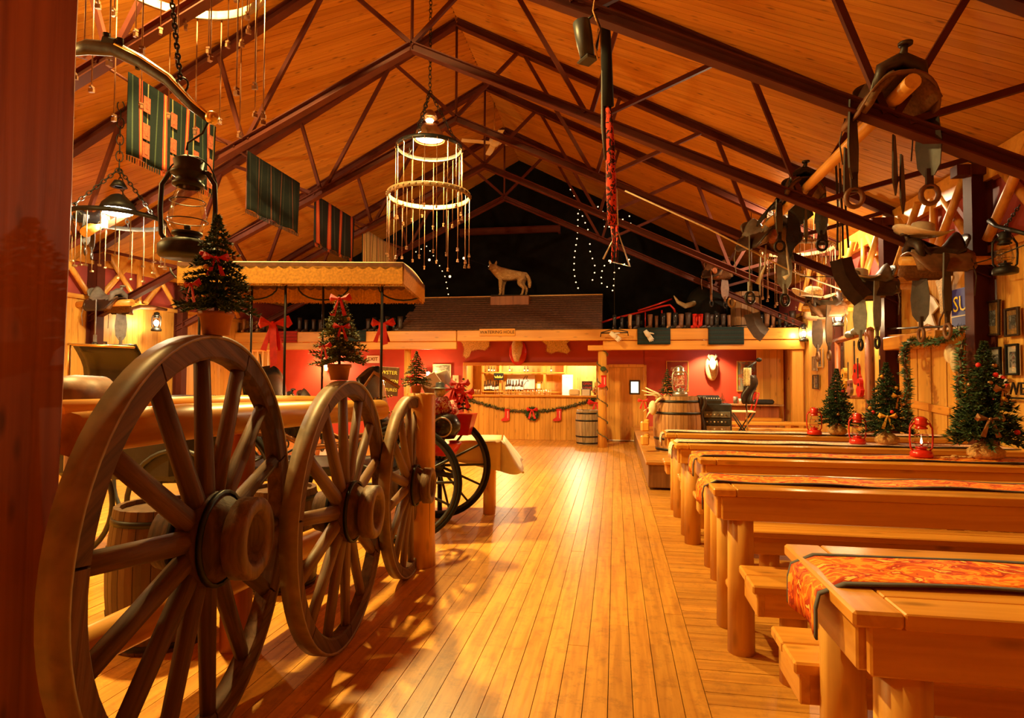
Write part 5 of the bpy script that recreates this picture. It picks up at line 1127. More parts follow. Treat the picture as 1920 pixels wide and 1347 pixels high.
for lb, px in (('red ribbon bow with long tails tied to the left canopy rod', 511), ('red ribbon bow tied to the right canopy rod of the carriage', 716)):
    c = at(px, 607, Y=5.75 if px < 600 else 5.85); q = bow(B(), c, .32 if px < 600 else .22); k_ = 1 if px < 600 else .5; q.add([c+V((-.03, -.02, 0)), c+V((.05, -.02, 0)), c+V((.08, -.03, -.42*k_)), c+V((.0, -.03, -.46*k_))], [(0, 1, 2, 3), (3, 2, 1, 0)]); tag(q.build('ribbon_bow', 'red'), lb, 'bow')
# what sits at the carriage front: lamp, bowl, dolls, sleigh
p = at(835, 800, Y=6.35)
lp = thing('carriage_lamp', 'round glossy black headlamp at the front of the carriage', 'lamp', tuple(p)); B().lathe([(.001, -.13), (.10, -.13), (.16, -.04), (.17, .03), (.12, .12), (.03, .15), (.001, .15)], 22).build('housing', 'blackleather', lp); B().ring((0, -.13, .0), .10, .012, 20, 6, 'y').build('chrome_ring', 'steelgrey', lp)
bw = B().lathe([(.05, -.10), (.14, -.08), (.20, .03), (.205, .05), (.19, .05), (.12, -.04), (.001, -.06)], 22, at(831, 838, Y=6.4)).build('red_bowl', 'redpaint'); tag(bw, 'shiny red bowl below the round black headlamp', 'bowl')
M['check'] = patchwork('red_white_check', [(.55, .03, .02), (.75, .6, .5), (.5, .02, .02), (.3, .02, .02)], 26, .8)
dl = thing('stuffed_doll', 'stuffed doll in a red and white shirt sitting on the carriage front', 'doll', at(830, 775, Y=6.5)); p = at(830, 772, Y=6.5)
B().tube([p+V((0, 0, -.05)), p+V((0, 0, .06)), p+V((-.02, 0, .16))], [.14, .12, .07], 12).build('body', 'check', dl, True); B().ball(p+V((-.03, -.01, .22)), .065, 12, 8).build('head', 'fur', dl, True); B().lathe([(.11, 0), (.05, .012), (.048, .06), (.001, .07)], 14, p+V((-.03, -.01, .26))).build('hat', 'char', dl, True)
for s_ in (-1, 1): B().tube([p+V((s_*.09, -.03, .1)), p+V((s_*.17, -.08, .0)), p+V((s_*.12, -.14, -.04))], [.05, .042, .03], 8).build('arm', 'check', dl, True)
sl = thing('red_planter', 'tapered red planter with ribbons and a tiny fir at the carriage front', 'planter', at(865, 812, Y=6.7)); p = at(865, 812, Y=6.7)
B().add([p+V(v) for v in ((-.12, -.1, -.02), (.10, -.1, -.02), (.16, -.13, .22), (-.15, -.13, .22), (-.12, .1, -.02), (.10, .1, -.02), (.16, .13, .22), (-.15, .13, .22))], [(0, 1, 2, 3), (5, 4, 7, 6), (1, 5, 6, 2), (4, 0, 3, 7), (4, 5, 1, 0), (3, 2, 6, 7)]).build('box', 'redpaint', sl, True)
for k, (dx, dz) in enumerate(((-.06, .50), (.05, .46), (-.08, .36), (.0, .56))): bow(B(), p+V((dx, -.12, dz)), .20).build('bow', 'red', sl, True)
fir('tiny fir with red ribbon standing in the red planter', tuple(p+V((.02, 0, .2))), .42, .10, None, 0, 'red', 41, 4, dens=.6)
# sign with yellow lettering, and the tilted lectern board
sg_ = sign('lettered_board', 'dark brown board with three rows of yellow letters behind the carriage', 697, 688, 746, 742, 8.4, 'barrel_dark', [('BREWSTER', .075, .125), ('ROCKY MTN', .070, 0), ('ADVENTURES', .063, -.125)], 'letters')
sg_.rotation_euler = (0, .06, .1)
B().bev((0, .02, -.78), (.06, .05, 1.56), .005).build('leg', 'barrel', sg_)
lb_ = thing('tilted_board', 'tilted oval board with a framed card behind the log gate post', 'board', at(822, 722, Y=7.0)); p = at(822, 722, Y=7.0)
B().tube([p+V((-.14, -.1, -.09)), p+V((0, 0, 0)), p+V((.12, .1, .08))], [.10, .15, .12], 12, flat=.15).build('oval_board', 'barrel_grey', lb_, True); B().bev(p+V((-.06, -.12, .05)), (.2, .02, .16), .004, 0, -.5, .6).build('card', 'paper', lb_, True); B().cyl((p.x, p.y+.1, 0), (p.x, p.y+.05, p.z), .03, None, 8).build('stand', 'iron', lb_, True)
# second black buggy at far left, kegs and a barrel behind the rail
bg = thing('black_buggy', 'black leather buggy with glossy dash behind the timber post at left', 'carriage', at(190, 750, Y=4.6)); p = at(196, 700, Y=4.6)
B().grid(lambda u, v: (p.x-.28+.62*u, p.y-.05+.12*math.sin(PI*v), p.z-.26+.50*v), 8, 8, True, .02).build('dash', 'blackleather', bg, True); B().tube([p+V((-.3, -.08, .25)), p+V((.36, -.08, .22))], .012, 6).build('dash_rail', 'brass', bg, True)
B().cyl(p+V((-.28, -.08, -.28)), p+V((-.28, -.08, .25)), .012, None, 6).build('rail_post', 'brass', bg, True); B().bev((p.x+.1, p.y+.5, .95), (1.2, 1.0, .5), .05).build('body', 'char', bg, True); B().bev((p.x+.25, p.y+.5, 1.32), (.5, .9, .2), .06).build('seat', 'blackleather', bg, True)
for x in (-.35, .75):
    for y in (-.02, 1.02): B().ring((p.x+x, p.y+y, .5), .48, .022, 36, 6, 'y').build('wheel', 'char', bg, True)
kg = thing('wooden_keg', 'brown keg with a dark iron rim beside the timber post', 'keg', at(140, 742, Y=3.5)); p = at(140, 738, Y=3.5)
B().lathe([(.001, -.25), (.10, -.25), (.125, 0), (.115, .22), (.001, .22)], 22, p, 'y').build('drum', 'leatherbrown', kg, True); B().ring(p+V((0, -.24, 0)), .115, .012, 24, 6, 'y').build('rim', 'iron', kg, True); B().cyl(p-V((0, 0, .1)), (p.x, p.y, 0), .05, None, 10).build('stand', 'barrel', kg, True)
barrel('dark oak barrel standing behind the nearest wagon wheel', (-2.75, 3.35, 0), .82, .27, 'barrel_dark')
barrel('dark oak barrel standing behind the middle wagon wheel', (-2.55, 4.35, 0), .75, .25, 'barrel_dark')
# table with a white cloth beyond the wheels
ct = thing('log_leg_table', 'small log-legged table half covered by a white cloth beyond the carriage', 'table', (-2.0, 7.15, 0), .17)
B().bev((0, 0, .84), (1.25, .62, .06), .01).build('tabletop', 'pine', ct)
for x in (-.5, .5):
    for y in (-.2, .2): B().cyl((x, y, 0), (x, y, .82), .07, None, 14).build('log_leg', 'log_z', ct)
tcl = thing('table_cloth', 'white table cloth hanging over the aisle end of the log-legged table', 'tablecloth', (-2.0, 7.15, .87), .17)
B().grid(lambda u, v: (-.66+1.30*u, -.33+.66*v, .008+.004*math.sin(u*9)), 12, 6, True, .006).build('top_cloth', 'linen', tcl)
B().grid(lambda u, v: (.64+.02+.24*v+.012*math.sin(u*14)*v, -.33+.66*u, .008-.36*v-.05*v*math.sin(u*5)), 16, 8, True, .006).build('end_drop', 'white', tcl)
B().grid(lambda u, v: ((1-u)*.64+u*(.66+.24*v)+.03*v*math.sin(PI*u), (1-u)*(-.335-.02*v)+u*-.33-.05*v*math.sin(PI*u), .008-.355*v-.03*v*math.sin(u*PI)), 6, 6, True, .006).build('corner_fold', 'white', tcl)
B().grid(lambda u, v: (-.66+1.30*u, -.335-.02*v+.01*math.sin(u*20)*v, .008-.24*v-.12*v*max(0, u-.6)*2.4), 20, 5, True, .006).build('front_drop', 'linen', tcl)
# ---------------------------------------------------------------- balcony: wolf, boots, beam, horns, plough, lights
def skin(name, pts, edges, rad, mat, parent, sub=2):
    me = bpy.data.meshes.new(name); me.from_pydata([tuple(p) for p in pts], edges, []); o = bpy.data.objects.new(name, me); C.objects.link(o)
    bm_ = o.modifiers.new('s', 'SKIN'); o.modifiers.new('d', 'SUBSURF').levels = sub
    for i, r in enumerate(rad):
        d = me.skin_vertices[0].data[i]; d.radius = (r, r) if not isinstance(r, tuple) else r
        d.use_root = (i == 0)
    dg = bpy.context.evaluated_depsgraph_get(); m2 = bpy.data.meshes.new_from_object(o.evaluated_get(dg)); bpy.data.objects.remove(o)
    m2.materials.clear(); m2.materials.append(M[mat]); m2.polygons.foreach_set('use_smooth', [True]*len(m2.polygons))
    o = bpy.data.objects.new(name, m2); C.objects.link(o); o.parent = parent; return o
wp = at(957, 553, Y=15.92)
pln = thing('wolf_plinth', 'reddish wooden block under the wolf', 'plinth', (wp.x, 15.92, 3.62)); a = at(920, 556, Y=15.75); b_ = at(992, 574, Y=15.75); B().bev(((a.x+b_.x)/2, 15.95, (a.z+b_.z)/2), (b_.x-a.x, .5, a.z-b_.z), .01).build('block', 'post', pln, True); ztop = a.z
M['wolf'] = patchwork('wolf_coat', [(.16, .09, .045), (.46, .28, .12), (.34, .19, .08), (.55, .36, .17)], 7, .95, (1, 1, 1.6), True)
wf = thing('wolf', 'stuffed grey-brown wolf standing on the wooden block above the bar, facing left', 'wolf', (wp.x, 15.85, ztop), .12)
W_ = [(.30, 0, .60), (.05, 0, .58), (-.22, 0, .60), (-.35, -.01, .68), (-.44, -.05, .76), (-.49, -.12, .775), (-.525, -.20, .735), (-.545, -.25, .715),
      (-.24, -.09, .44), (-.25, -.10, .24), (-.25, -.10, .06), (-.29, -.10, .02), (-.20, .09, .44), (-.19, .10, .24), (-.19, .10, .06), (-.23, .10, .02),
      (.30, -.09, .46), (.24, -.10, .34), (.37, -.10, .22), (.33, -.10, .05), (.28, -.10, .02), (.36, .09, .46), (.32, .10, .34), (.45, .10, .22), (.42, .10, .05), (.37, .10, .02),
      (.42, 0, .60), (.50, 0, .50), (.53, 0, .36), (.52, 0, .22)]
E_ = [(0, 1), (1, 2), (2, 3), (3, 4), (4, 5), (5, 6), (6, 7), (2, 8), (8, 9), (9, 10), (10, 11), (2, 12), (12, 13), (13, 14), (14, 15), (0, 16), (16, 17), (17, 18), (18, 19), (19, 20), (0, 21), (21, 22), (22, 23), (23, 24), (24, 25), (0, 26), (26, 27), (27, 28), (28, 29)]
R_ = [.14, .145, .17, .15, .125, .105, .055, .04, .075, .045, .032, .035, .075, .045, .032, .035, .10, .075, .042, .032, .034, .10, .075, .042, .032, .034, .06, .05, .06, .03]
skin('body', W_, E_, R_, 'wolf', wf)
for s_ in (-1, 1):
    B().tube([(-.455+s_*.06, -.08+s_*.02, .84), (-.455+s_*.085, -.08+s_*.03, .91), (-.455+s_*.09, -.08+s_*.03, .955)], [.038, .028, .004], 8).build('ear', 'wolf', wf); B().ball((-.505+s_*.05, -.195+s_*.015, .795), .014, 6, 5).build('eye', 'black', wf)
B().ball((-.553, -.282, .722), .02, 8, 6).build('nose', 'black', wf)
B().bev((0, 0, .012), (1.0, .36, .02), .008).build('ground_board', 'leather', wf)
tag(B().bev(at(946, 591, Y=15.15), (.60, .03, .035), .006).build('wooden_strip', 'pine'), 'short pale wooden strip lying on the shingles below the wolf', 'strip')
ib = thing('steel_lintel', 'red-brown steel beam across the black gable above the wolf', 'beam', at(955, 436, Y=16.3)); a = at(862, 436, Y=16.3); b_ = at(1050, 434, Y=16.3)
B().box(((a.x+b_.x)/2, 16.3, a.z), (b_.x-a.x, .02, .15)).build('web', 'steel', ib, True); B().box(((a.x+b_.x)/2, 16.3, a.z+.075), (b_.x-a.x, .14, .016)).box(((a.x+b_.x)/2, 16.3, a.z-.075), (b_.x-a.x, .14, .016)).build('flanges', 'steel', ib, True); B().box((b_.x-.03, 16.4, a.z), (.06, .2, .2)).box((a.x+.03, 16.4, a.z), (.06, .2, .2)).build('wall_plate', 'steel', ib, True)
def boot(label, loc, h, mat, rz, tall=1.):
    t = thing('cowboy_boot', label, 'boot', loc, rz, 'cowboy boots lined up along the balcony edge'); del t['group']
    B().tube([(0, 0, .10*h), (0, 0, .35*h), (.01*h, 0, .7*h), (.01*h, 0, h)], [.17*h, .15*h, .17*h, .19*h], 10, flat=.75).build('shaft', mat, t)
    B().tube([(.08*h, 0, .14*h), (-.14*h, 0, .13*h), (-.34*h, 0, .09*h), (-.48*h, 0, .06*h)], [.14*h, .13*h, .10*h, .045*h], 10, flat=.75).build('foot', mat, t); B().bev((.09*h, 0, .035*h), (.16*h, .18*h, .07*h), .01*h).build('heel', 'black', t); return t
r_ = random.Random(12); MB_ = ['leather', 'leatherbrown', 'leather', 'blackleather', 'blackleather', 'leather', 'barrel']; CN = {'leather': 'very dark', 'leatherbrown': 'brown', 'barrel': 'tan', 'blackleather': 'black', 'leathergrey': 'grey', 'redpaint': 'bright red'}
protos = {}
def boots(xs, side):
    for i, px in enumerate(xs):
        red = side == 'right' and 1300 < px < 1316; m_ = 'redpaint' if red else MB_[r_.randrange(7)]; p = at(px, 617, Y=14.28); p.z = 2.762; h = r_.uniform(.30, .38)
        lab = '%s cowboy boot, %s from the left in the row on the %s balcony beam' % (CN[m_], ordn(i), side)
        rzb = r_.uniform(-.6, .6)-.3+(PI/2 if r_.random() < .5 else 0)
        if m_ not in protos: protos[m_] = boot(lab, tuple(p), .34, m_, rzb)
        else: dup(protos[m_], tuple(p), lab, rzb, h/.34)
boots([1152, 1166, 1181, 1196, 1219, 1231, 1243, 1254, 1266, 1277, 1290, 1303, 1313, 1326, 1334, 1344, 1356, 1367, 1428, 1438, 1450, 1462, 1474, 1486], 'right')
boots([ 446, 458, 470, 482, 495, 562, 574, 588, 600, 690, 702, 714, 726, 738, 750], 'left')
bh = thing('bison_head', 'huge dark mounted bison head with a pale horn on the right balcony', 'trophy', at(1330, 575, Y=15.6)); p = at(1335, 570, Y=15.6)
B().ball(p, (.62, .45, .52), 18, 12).build('mane', 'black', bh, True); B().ball(p+V((-.05, -.4, -.2)), (.3, .3, .32), 14, 10).build('muzzle', 'black', bh, True)
for s_ in (-1, 1): B().tube([p+V((s_*.40, -.25, .0)), p+V((s_*.68, -.3, -.08)), p+V((s_*.85, -.3, .02)), p+V((s_*.95, -.3, .18))], [.07, .065, .045, .01], 10).build('horn', 'bone' if s_ < 0 else 'leathergrey', bh, True)
tb_ = thing('wooden_tub', 'brown plank tub standing on the right balcony behind the smaller stave', 'tub', (at(1397, 615, Y=15.0).x, 15.0, 2.745)); 
for k in range(14):
    a = 2*PI*k/14; B().bev((.30*math.cos(a), .30*math.sin(a), .46), (.03, .13, .92), .006, a).build('stave', 'barrel', tb_)
for z in (.12, .8): B().ring((0, 0, z), .32, .012, 28, 6).build('hoop', 'iron', tb_)
hcx = thing('horse_collar', 'small tan loop collar hanging in front of the plank tub', 'collar', at(1372, 568, Y=14.6)); B().tube([at(1372+6*math.sin(a), 567-9*math.cos(a), Y=14.6) for a in [2*PI*k/14 for k in range(14)]], .028, 8, closed=True).build('loop', 'burlap', hcx, True); B().tube([at(1370, 558, Y=14.6), at(1364, 530, Y=14.7), at(1352, 500, Y=14.8)], .012, 6).build('strap', 'leatherbrown', hcx, True)
pw = thing('plough', 'old plough with red curved handles on the right balcony', 'plough', at(1210, 600, Y=15.2))
B().tube([at(a, b_, Y=15.2) for a, b_ in ((1122, 607), (1150, 598), (1200, 586), (1240, 575), (1256, 572), (1264, 580), (1268, 592))], .025, 8).build('handle', 'redpaint', pw, True); B().tube([at(a, b_, Y=15.4) for a, b_ in ((1196, 583), (1230, 572), (1260, 561))], .022, 8).build('handle', 'redpaint', pw, True)
for px in (1210, 1241): B().cyl(at(px, 582, Y=15.25), at(px, 613, Y=15.25), .016, None, 6).build('brace', 'redpaint', pw, True)
B().bev(at(1190, 606, Y=15.2), (.4, .1, .12), .02).build('share', 'iron', pw, True)
sd2 = saddle('small tan saddle on the far right truss above the plank tub', at(1345, 505, Y=13.9), .8, 'leatherbrown', 'leather', .9)
lg = thing('support_pole', 'log pole under the small tan saddle at the far right', 'log', at(1345, 515, Y=13.9)); P = at(1345, 512, Y=13.9); B().cyl(P-V((.12, .4, 0)), P+V((.25, 1.2, -.1)), .05, None, 10).build('log', 'post', lg, True)
st_ = thing('singletree', 'black iron singletree with a white glove hanging before the garlanded post', 'hanger', at(1152, 622, Y=13.9)); B().tube([at(a, b_, Y=13.9) for a, b_ in ((1126, 632), (1127, 624), (1152, 617), (1177, 622), (1178, 630))], .012, 6).build('bar', 'iron', st_, True); B().cyl(at(1127, 625, Y=13.9), at(1177, 624, Y=13.9), .014, None, 6).build('crossbar', 'iron', st_, True); B().cyl(at(1152, 617, Y=13.9), at(1152, 617, Y=13.9)*1+V((0, 0, zceil(at(1152, 617, Y=13.9).x)-at(1152, 617, Y=13.9).z)), .006, None, 5).build('hanging_wire', 'iron', st_, True)
def glove(label, px, py, ang, Y):
    c = at(px, py, Y=Y); t = thing('white_glove', label, 'glove', c); q = B(); d = V((math.sin(ang), 0, -math.cos(ang))); s_ = V((math.cos(ang), 0, math.sin(ang)))
    q.tube([-d*.12, -d*.02, d*.06], [.045, .06, .05], 10, flat=.5); q.build('palm', 'white', t); 
    for k in range(4): B().tube([d*.05+s_*(-.04+.027*k), d*.12+s_*(-.05+.03*k), d*(.16+.01*(k % 3))+s_*(-.052+.033*k)], [.016, .015, .01], 6).build('finger', 'white', t)
    B().tube([-d*.02+s_*.05, d*.03+s_*.10, d*.06+s_*.12], [.02, .017, .011], 6).build('thumb', 'white', t)
glove('white glove draped on the singletree by the garlanded post', 1152, 630, .9, 13.85); glove('white glove pinned on the dark teal rug', 1215, 628, .6, 14.08)
def fairy(label, pts, Y, n, r=.018, mat='fairy'):
    P = [at(a, b_, Y=Y) for a, b_ in pts]; t = thing('fairy_lights', label, 'string lights', P[0]); B().tube(P, .005, 4).build('cord', 'black', t, True); bb = None
    L = [0]
    for a, b_ in zip(P, P[1:]): L.append(L[-1]+(b_-a).length)
    for i in range(n):
        s = L[-1]*(i+.5)/n; k = max(j for j in range(len(L)-1) if L[j] <= s); p = P[k].lerp(P[k+1], (s-L[k])/(L[k+1]-L[k]))
        if bb is None: bb = B().ball((0, 0, 0), r, 6, 5).build('bulb', mat, t); o = bb
        else: o = bb.copy(); C.objects.link(o); o.parent = t
        o.location = p-P[0]
fairy('string of warm fairy lights hanging straight right of the wolf', ((1084, 395), (1083, 440), (1077, 480), (1076, 510), (1080, 530), (1086, 546)), 16.2, 13)
fairy('second string of fairy lights right of the wolf', ((1066, 350), (1076, 365), (1106, 440), (1106, 470), (1117, 504), (1109, 532)), 16.2, 14)
fairy('fairy lights looping beside the steel triangle', ((1150, 490), (1130, 500), (1126, 530), (1150, 546), (1152, 510), (1178, 490), (1187, 470)), 16.2, 14)
fairy('fairy lights high on the gable behind the sash', ((1105, 375), (1130, 395), (1134, 430), (1180, 405), (1186, 440)), 16.2, 11)
fairy('fairy lights behind the middle chandelier', ((775, 475), (800, 462), (820, 490), (835, 520), (842, 560), (846, 580)), 16.2, 14, .016)
fairy('string with four large warm bulbs behind the middle chandelier', ((786, 472), (845, 520), (862, 482), (935, 505), (990, 527)), 16.0, 5, .035)
# ---------------------------------------------------------------- right wall
def pic_side(label, px0, py0, px1, py1, X, frame, mat, art, mg=.2, tilt=0):
    a = at(px0, py0, X=X); b_ = at(px1, py1, X=X); w = abs(a.y-b_.y); h = (at((px0+px1)/2, py0, X=X).z-at((px0+px1)/2, py1, X=X).z)
    c = ((X), (a.y+b_.y)/2, (at((px0+px1)/2, (py0+py1)/2, X=X).z)); return picture(label, c, w, h, frame, mat, art, 'x' if X > 0 else '-x', mg, tilt)
XW = XR-.04
pic_side('dark framed picture with brown mount, upper left of four on the right wall', 1843, 564, 1878, 630, XW, 'leather', 'burlap', 'photo', .28, .03)
pic_side('dark framed picture with tan mount, upper right of four on the right wall', 1886, 577, 1914, 631, XW, 'leather', 'burlap', 'photo', .26)
pic_side('black framed photograph with white mount, lower left of four on the right wall', 1858, 651, 1880, 707, XW, 'black', 'paper', 'photo', .25)
pic_side('black framed photograph with white mount, lower right of four on the right wall', 1888, 645, 1913, 704, XW, 'black', 'paper', 'photo', .25)
pic_side('small picture at left in the far group on the right wall', 1524, 668, 1532, 696, XW, 'barrel', 'paper', 'photo', .2); pic_side('upper small picture of the far group on the right wall', 1534, 654, 1543, 690, XW, 'pine_z', 'paper', 'photo', .2); pic_side('lower dark picture of the far group on the right wall', 1525, 703, 1536, 730, XW, 'leather', 'burlap', 'photo', .15)
pic_side('dark picture above another, just left of the second column', 1651, 640, 1660, 667, XW, 'leather', 'burlap', 'photo', .15); pic_side('pale picture below another, just left of the second column', 1651, 674, 1660, 700, XW, 'black', 'paper', 'photo', .2)
pic_side('small dark framed picture low on the left wall', 176, 640, 199, 658, XL+.04, 'leather', 'burlap', 'photo', .3)
# garlanded niche with a plank door
a = at(1701, 650, X=XW); b_ = at(1812, 640, X=XW); y0, y1 = min(a.y, b_.y), max(a.y, b_.y)
ni = thing('plank_niche', 'niche with leaning yellowish plank door under a box lintel, framed by garland', 'niche', (XW, (y0+y1)/2, 0)); ni['kind'] = 'structure'
for i in range(6): B().bev((XW-.02-.01*(i % 2), y0+.18+(i+.5)*(y1-y0-.36)/6, 1.28), (.03, (y1-y0-.36)/6-.012, 1.5), .004).build('door_plank', 'board_z', ni, True)
for z in (.75, 1.25): B().bev((XW-.06, (y0+y1)/2, z), (.03, y1-y0-.5, .10), .004, 0, 0, .06).build('cross_rail', 'pine_y', ni, True)
B().bev((XW-.16, (y0+y1)/2, 2.12), (.34, y1-y0-.06, .18), .01).build('box_lintel', 'pine_y', ni, True)
for y in (y0+.08, y1-.08): B().bev((XW-.06, y, 1.0), (.12, .12, 2.05), .008).build('jamb', 'pine_z', ni, True)
gpts = [(1697, 800), (1704, 780), (1697, 755), (1704, 725), (1697, 690), (1696, 660), (1702, 642), (1720, 640), (1745, 643), (1765, 638), (1785, 628), (1803, 617)]
garland('bluish green garland over the niche and down its left side', [at(x, y, X=XW-.36) for x, y in gpts], .085, 90, 'garland_green', 61)
garland('bluish green garland down the right side of the niche', [at(x, y, X=XW-.3) for x, y in ((1806, 640), (1800, 665), (1803, 690), (1796, 715), (1797, 735), (1808, 755), (1801, 780), (1790, 798))], .08, 90, 'garland_green', 62)
for lb, px, py in (('orange flower at the upper left of the niche garland', 1691, 671), ('orange flower at the lower left of the niche garland', 1697, 757)): tag(B().ball(at(px, py, X=XW-.36), (.05, .05, .06), 8, 6).build('flower', 'copper'), lb, 'flower')
tag(B().ball(at(1783, 664, X=XW-.2), (.06, .1, .12), 10, 8).ball(at(1790, 674, X=XW-.2), (.05, .05, .16), 10, 8).build('pale_plume', 'bone'), 'pale plume hanging in the upper right corner of the niche', 'plume')
M['blue'] = plain('blue_banner', (.03, .03, .30), .6, 0, .08, 8); M['yellow'] = plain('yellow_letters', (.85, .68, .03), .6)
a = at(1785, 545, X=XW); b_ = at(1822, 608, X=XW); bn = thing('blue_banner', 'blue banner with yellow letters half hidden by the nearest column', 'banner', (XW, (a.y+b_.y)/2, (a.z+b_.z)/2)); w = a.y-b_.y; h = a.z-b_.z
B().bev((0, 0, 0), (.02, w, h), .004).build('board', 'blue', bn); text('lettering', 'SU', .27, 'yellow', bn, (-.014, w*.5-.20, .03), (PI/2, 0, -PI/2)); B().box((-.013, 0, -h*.24), (.004, w, .015)).build('line', 'paper', bn)
def hide_side(name, label, poly, X, mat, cat, th=.02):
    P = [at(a, b_, X=X) for a, b_ in poly]; c = sum(P, V((0, 0, 0)))/len(P); t = thing(name, label, cat, c); B().prism([(p.y-c.y, p.z-c.z) for p in P], th, (0, 0, 0), (0, 1, 0)).build('pelt', mat, t); return t
hide_side('white_hide', 'white hide pinned behind the dark saddle on the right wall', [(1716, 532), (1724, 527), (1731, 545), (1752, 560), (1761, 575), (1748, 590), (1755, 612), (1740, 607), (1724, 617), (1722, 590), (1714, 560)], XW-.02, 'white', 'hide')
hide_side('tan_chaps', 'tan fringed chaps right of the white hide', [(1755, 527), (1770, 520), (1781, 500), (1788, 520), (1781, 545), (1783, 580), (1776, 592), (1764, 588), (1762, 552)], XW-.03, 'fur', 'chaps')
for lb, pts in (('long dark rod along the right wall below the saddles', ((1626, 618), (1690, 616), (1786, 612))), ('lower pale rod along the right wall', ((1630, 630), (1660, 630), (1700, 628)))): tag(B().tube([at(a, b_, X=XW-.12) for a, b_ in pts], .014, 6).build('wall_rod', 'leather' if 'dark' in lb else 'log'), lb, 'rod')
tag(B().tube([at(1651, 642, X=XW-.1), at(1667, 693, X=XW-.1)], .014, 6).build('leaning_stick', 'bone'), 'pale stick leaning beside the pictures at the second column', 'stick')
tag(B().tube([at(1757, 637, X=XW-.1), at(1762, 600, X=XW-.1), at(1774, 575, X=XW-.1)], [.012, .014, .01], 6).build('ski_pole', 'leatherbrown'), 'brown stick standing on the niche lintel', 'stick')
# rack with guitars
gr = thing('instrument_rack', 'rustic log rack with guitars hanging, at the right wall behind the firs', 'rack', at(1605, 800, X=3.75))
A_ = at(1630, 625, X=3.8); B_ = at(1570, 640, X=3.8); B().tube([A_+V((0, -.05, .04)), B_+V((0, .1, 0))], [.055, .05], 10).build('top_log', 'post', gr, True); B().tube([(A_.x, A_.y, 0), (A_.x, A_.y, A_.z+.05)], [.07, .065], 12).build('post', 'post', gr, True); B().tube([(B_.x, B_.y, 0), (B_.x, B_.y, B_.z)], [.05, .045], 12).build('post', 'post', gr, True); B().tube([at(1632, 745, X=3.8), at(1580, 745, X=3.8)], [.03, .03], 8).build('lower_log', 'post', gr, True)
def guitar(label, px, py0, py1, mat, X):
    t_ = at(px, py0, X=X); b_ = at(px, py1, X=X); H = t_.z-b_.z; g = thing('guitar', label, 'guitar', tuple(b_)); s = H
    out = []
    for k in range(24):
        a = 2*PI*k/24; z = .25+.25*math.sin(a); w = (.17 if z < .22 else .125)*(1-.22*math.exp(-((z-.29)/.05)**2)); out.append((w*math.cos(a)*s, z*s))
    B().prism(out, .09*s, (0, 0, 0), (0, 1, 0)).build('body', mat, g); B().bev((-.05*s, 0, .70*s), (.02*s, .05*s, .45*s), .004).build('neck', 'leather', g); B().bev((-.05*s, 0, .95*s), (.02*s, .07*s, .12*s), .004).build('headstock', 'leather', g); B().lathe([(.001, 0), (.045*s, 0)], 14, (-.047*s, 0, .32*s), 'x').build('sound_hole', 'black', g)
guitar('red guitar hanging in the middle of the log rack', 1607, 640, 722, 'redpaint', 3.77); guitar('yellow guitar hanging left in the log rack', 1584, 650, 730, 'gold', 3.76); guitar('dark red guitar hanging right in the log rack', 1613, 672, 745, 'red', 3.74); guitar('round grey banjo hanging low in the log rack', 1594, 680, 742, 'steelgrey', 3.72)
tag(B().tube([at(1615, 622, X=3.7), at(1618, 604, X=3.7)], [.03, .012], 8).ball(at(1605, 622, X=3.7), (.08, .12, .06), 8, 6).ball(at(1592, 628, X=3.7), (.07, .1, .06), 8, 6).build('antler_pile', 'leathergrey'), 'grey antlers lying on top of the log rack', 'antlers')
# lanterns along the walls
def lit_lantern(label, px, py, w, h=.36, X=None, Y=None):
    p = at(px, py, X=X, Y=Y); lantern(label, tuple(p-V((0, 0, .30*h))), h, 'iron', True)
    B_l = B().ball((0, 0, 0), .05, 10, 8).build('bulb', 'coolbulb', bpy.data.objects[[o.name for o in bpy.data.objects if o.get('label') == label][0]]); B_l.location = (0, 0, .42*h)
    lamp('lantern_light', (p.x-(.16 if p.x > 0 else -.16), p.y-.1, p.z+.02), w, (1, .74, .36), .05)
lit_lantern('dazzling lit lantern at the right wall left of the log rack', 1572, 600, 60, .36, X=3.7)
lit_lantern('lit lantern hanging at the right end of the balcony beam', 1507, 630, 14, .40, Y=14.07)
lit_lantern('lit lantern hanging on the left wall above the wheel', 293, 610, 34, .42, X=-9.4)
lit_lantern('lit lantern peeping above the nearest wheel rim, left', 405, 627, 10, .34, Y=9.5)
lamp('wall_light', (3.75, 10.35, 2.66), 45, (1, .76, .38), .05)
hl = lantern('unlit dark lantern hanging in front of the nearest pictures at right', at(1885, 514, X=3.75), .44, 'iron')
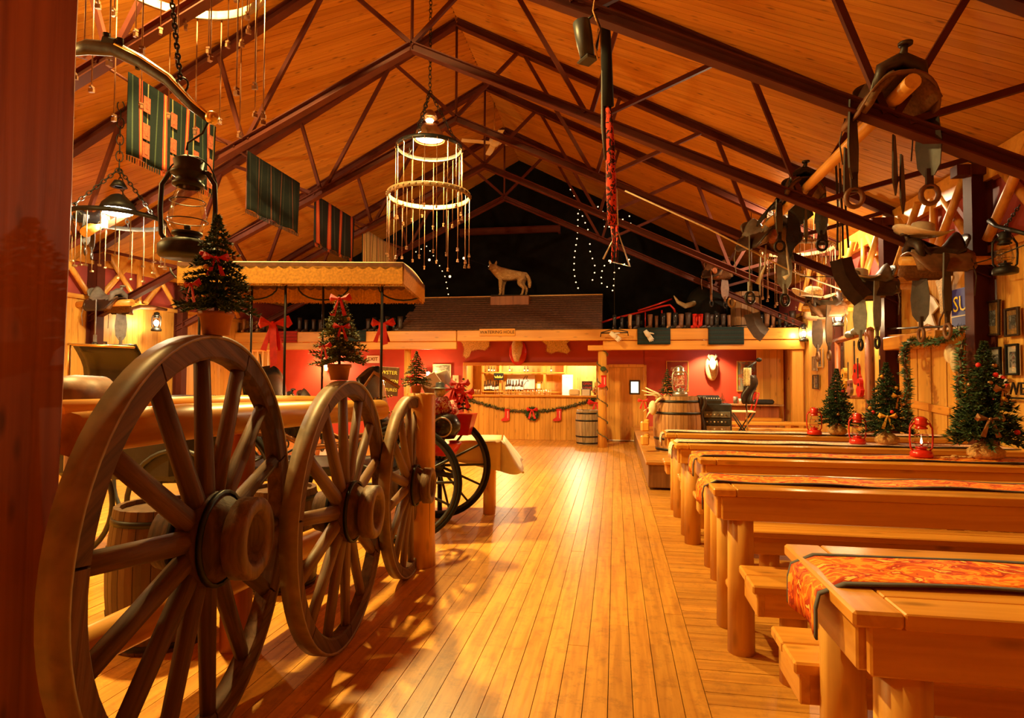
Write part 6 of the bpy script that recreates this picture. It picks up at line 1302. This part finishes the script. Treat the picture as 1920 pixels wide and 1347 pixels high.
hb2 = thing('hanging_singletree', 'dark iron singletree on a chain above the unlit lantern at right', 'hanger', at(1890, 430, X=3.75)); B().tube([at(a, b_, X=3.75) for a, b_ in ((1856, 414), (1868, 424), (1895, 431), (1925, 439))], [.03, .02, .022, .02], 8).build('bar', 'iron', hb2, True); chain(at(1885, 425, X=3.75), at(1912, 385, X=3.75), 8, .006).build('chain', 'iron', hb2, True); B().tube([at(1885, 450, X=3.75), at(1885, 425, X=3.75)], .006, 5).build('hook', 'iron', hb2, True)
iw = thing('wire_letters', 'row of small iron letters on a bar on the right wall below the photographs', 'sign', at(1900, 730, X=XW)); p = at(1900, 733, X=XW); B().box((p.x-.03, p.y, p.z-.075), (.015, 1.0, .02)).build('bar', 'iron', iw, True); text('lettering', 'THE WEST', .19, 'iron', iw, (-.03, 0, .0), (PI/2, 0, -PI/2), .006)
lw_ = thing('candy_wreath', 'red and white twisted wreath on the right wall behind the tall fir', 'wreath', at(1874, 728, X=XW-.05)); c = at(1874, 730, X=XW-.05)
for k in range(16):
    a0 = 2*PI*k/16; a1 = 2*PI*(k+1)/16; B().tube([c+V((0, .14*math.cos(a), .14*math.sin(a))) for a in (a0, (a0+a1)/2, a1)], .022, 6).build('twist', 'red' if k % 2 else 'paper', lw_, True)
yk = thing('ox_yoke', 'dark curved yoke bar mounted on the left wall above the lit lantern', 'yoke', at(270, 578, X=-9.5)); B().tube([at(a, b_, X=-9.45) for a, b_ in ((243, 588), (246, 580), (262, 576), (285, 577), (312, 581))], [.07, .04, .045, .045, .03], 8).build('bar', 'leatherbrown', yk, True)

# saddles on a stand between the first two wheels, far behind the rail
sr = thing('saddle_stand', 'dark trestle stand with saddles behind the carriage, under the left balcony', 'stand', at(555, 760, Y=11.0)); c = at(555, 745, Y=11.0)
B().cyl((c.x-.75, 11.0, 1.02), (c.x+.75, 11.0, 1.02), .06, None, 10).build('rail', 'post', sr, True)
for x in (-.6, .6):
    for y in (-.3, .3): B().cyl((c.x+x, 11+y, 0), (c.x+x, 11.0, 1.0), .04, None, 8).build('leg', 'post', sr, True)
saddle('black saddle at left on the trestle stand under the left balcony', (c.x-.36, 11.0, 1.13), PI/2, 'blackleather', 'leather', 1.0); saddle('dark brown saddle at right on the trestle stand under the left balcony', (c.x+.40, 11.0, 1.13), PI/2, 'leather', 'blackleather', 1.05)
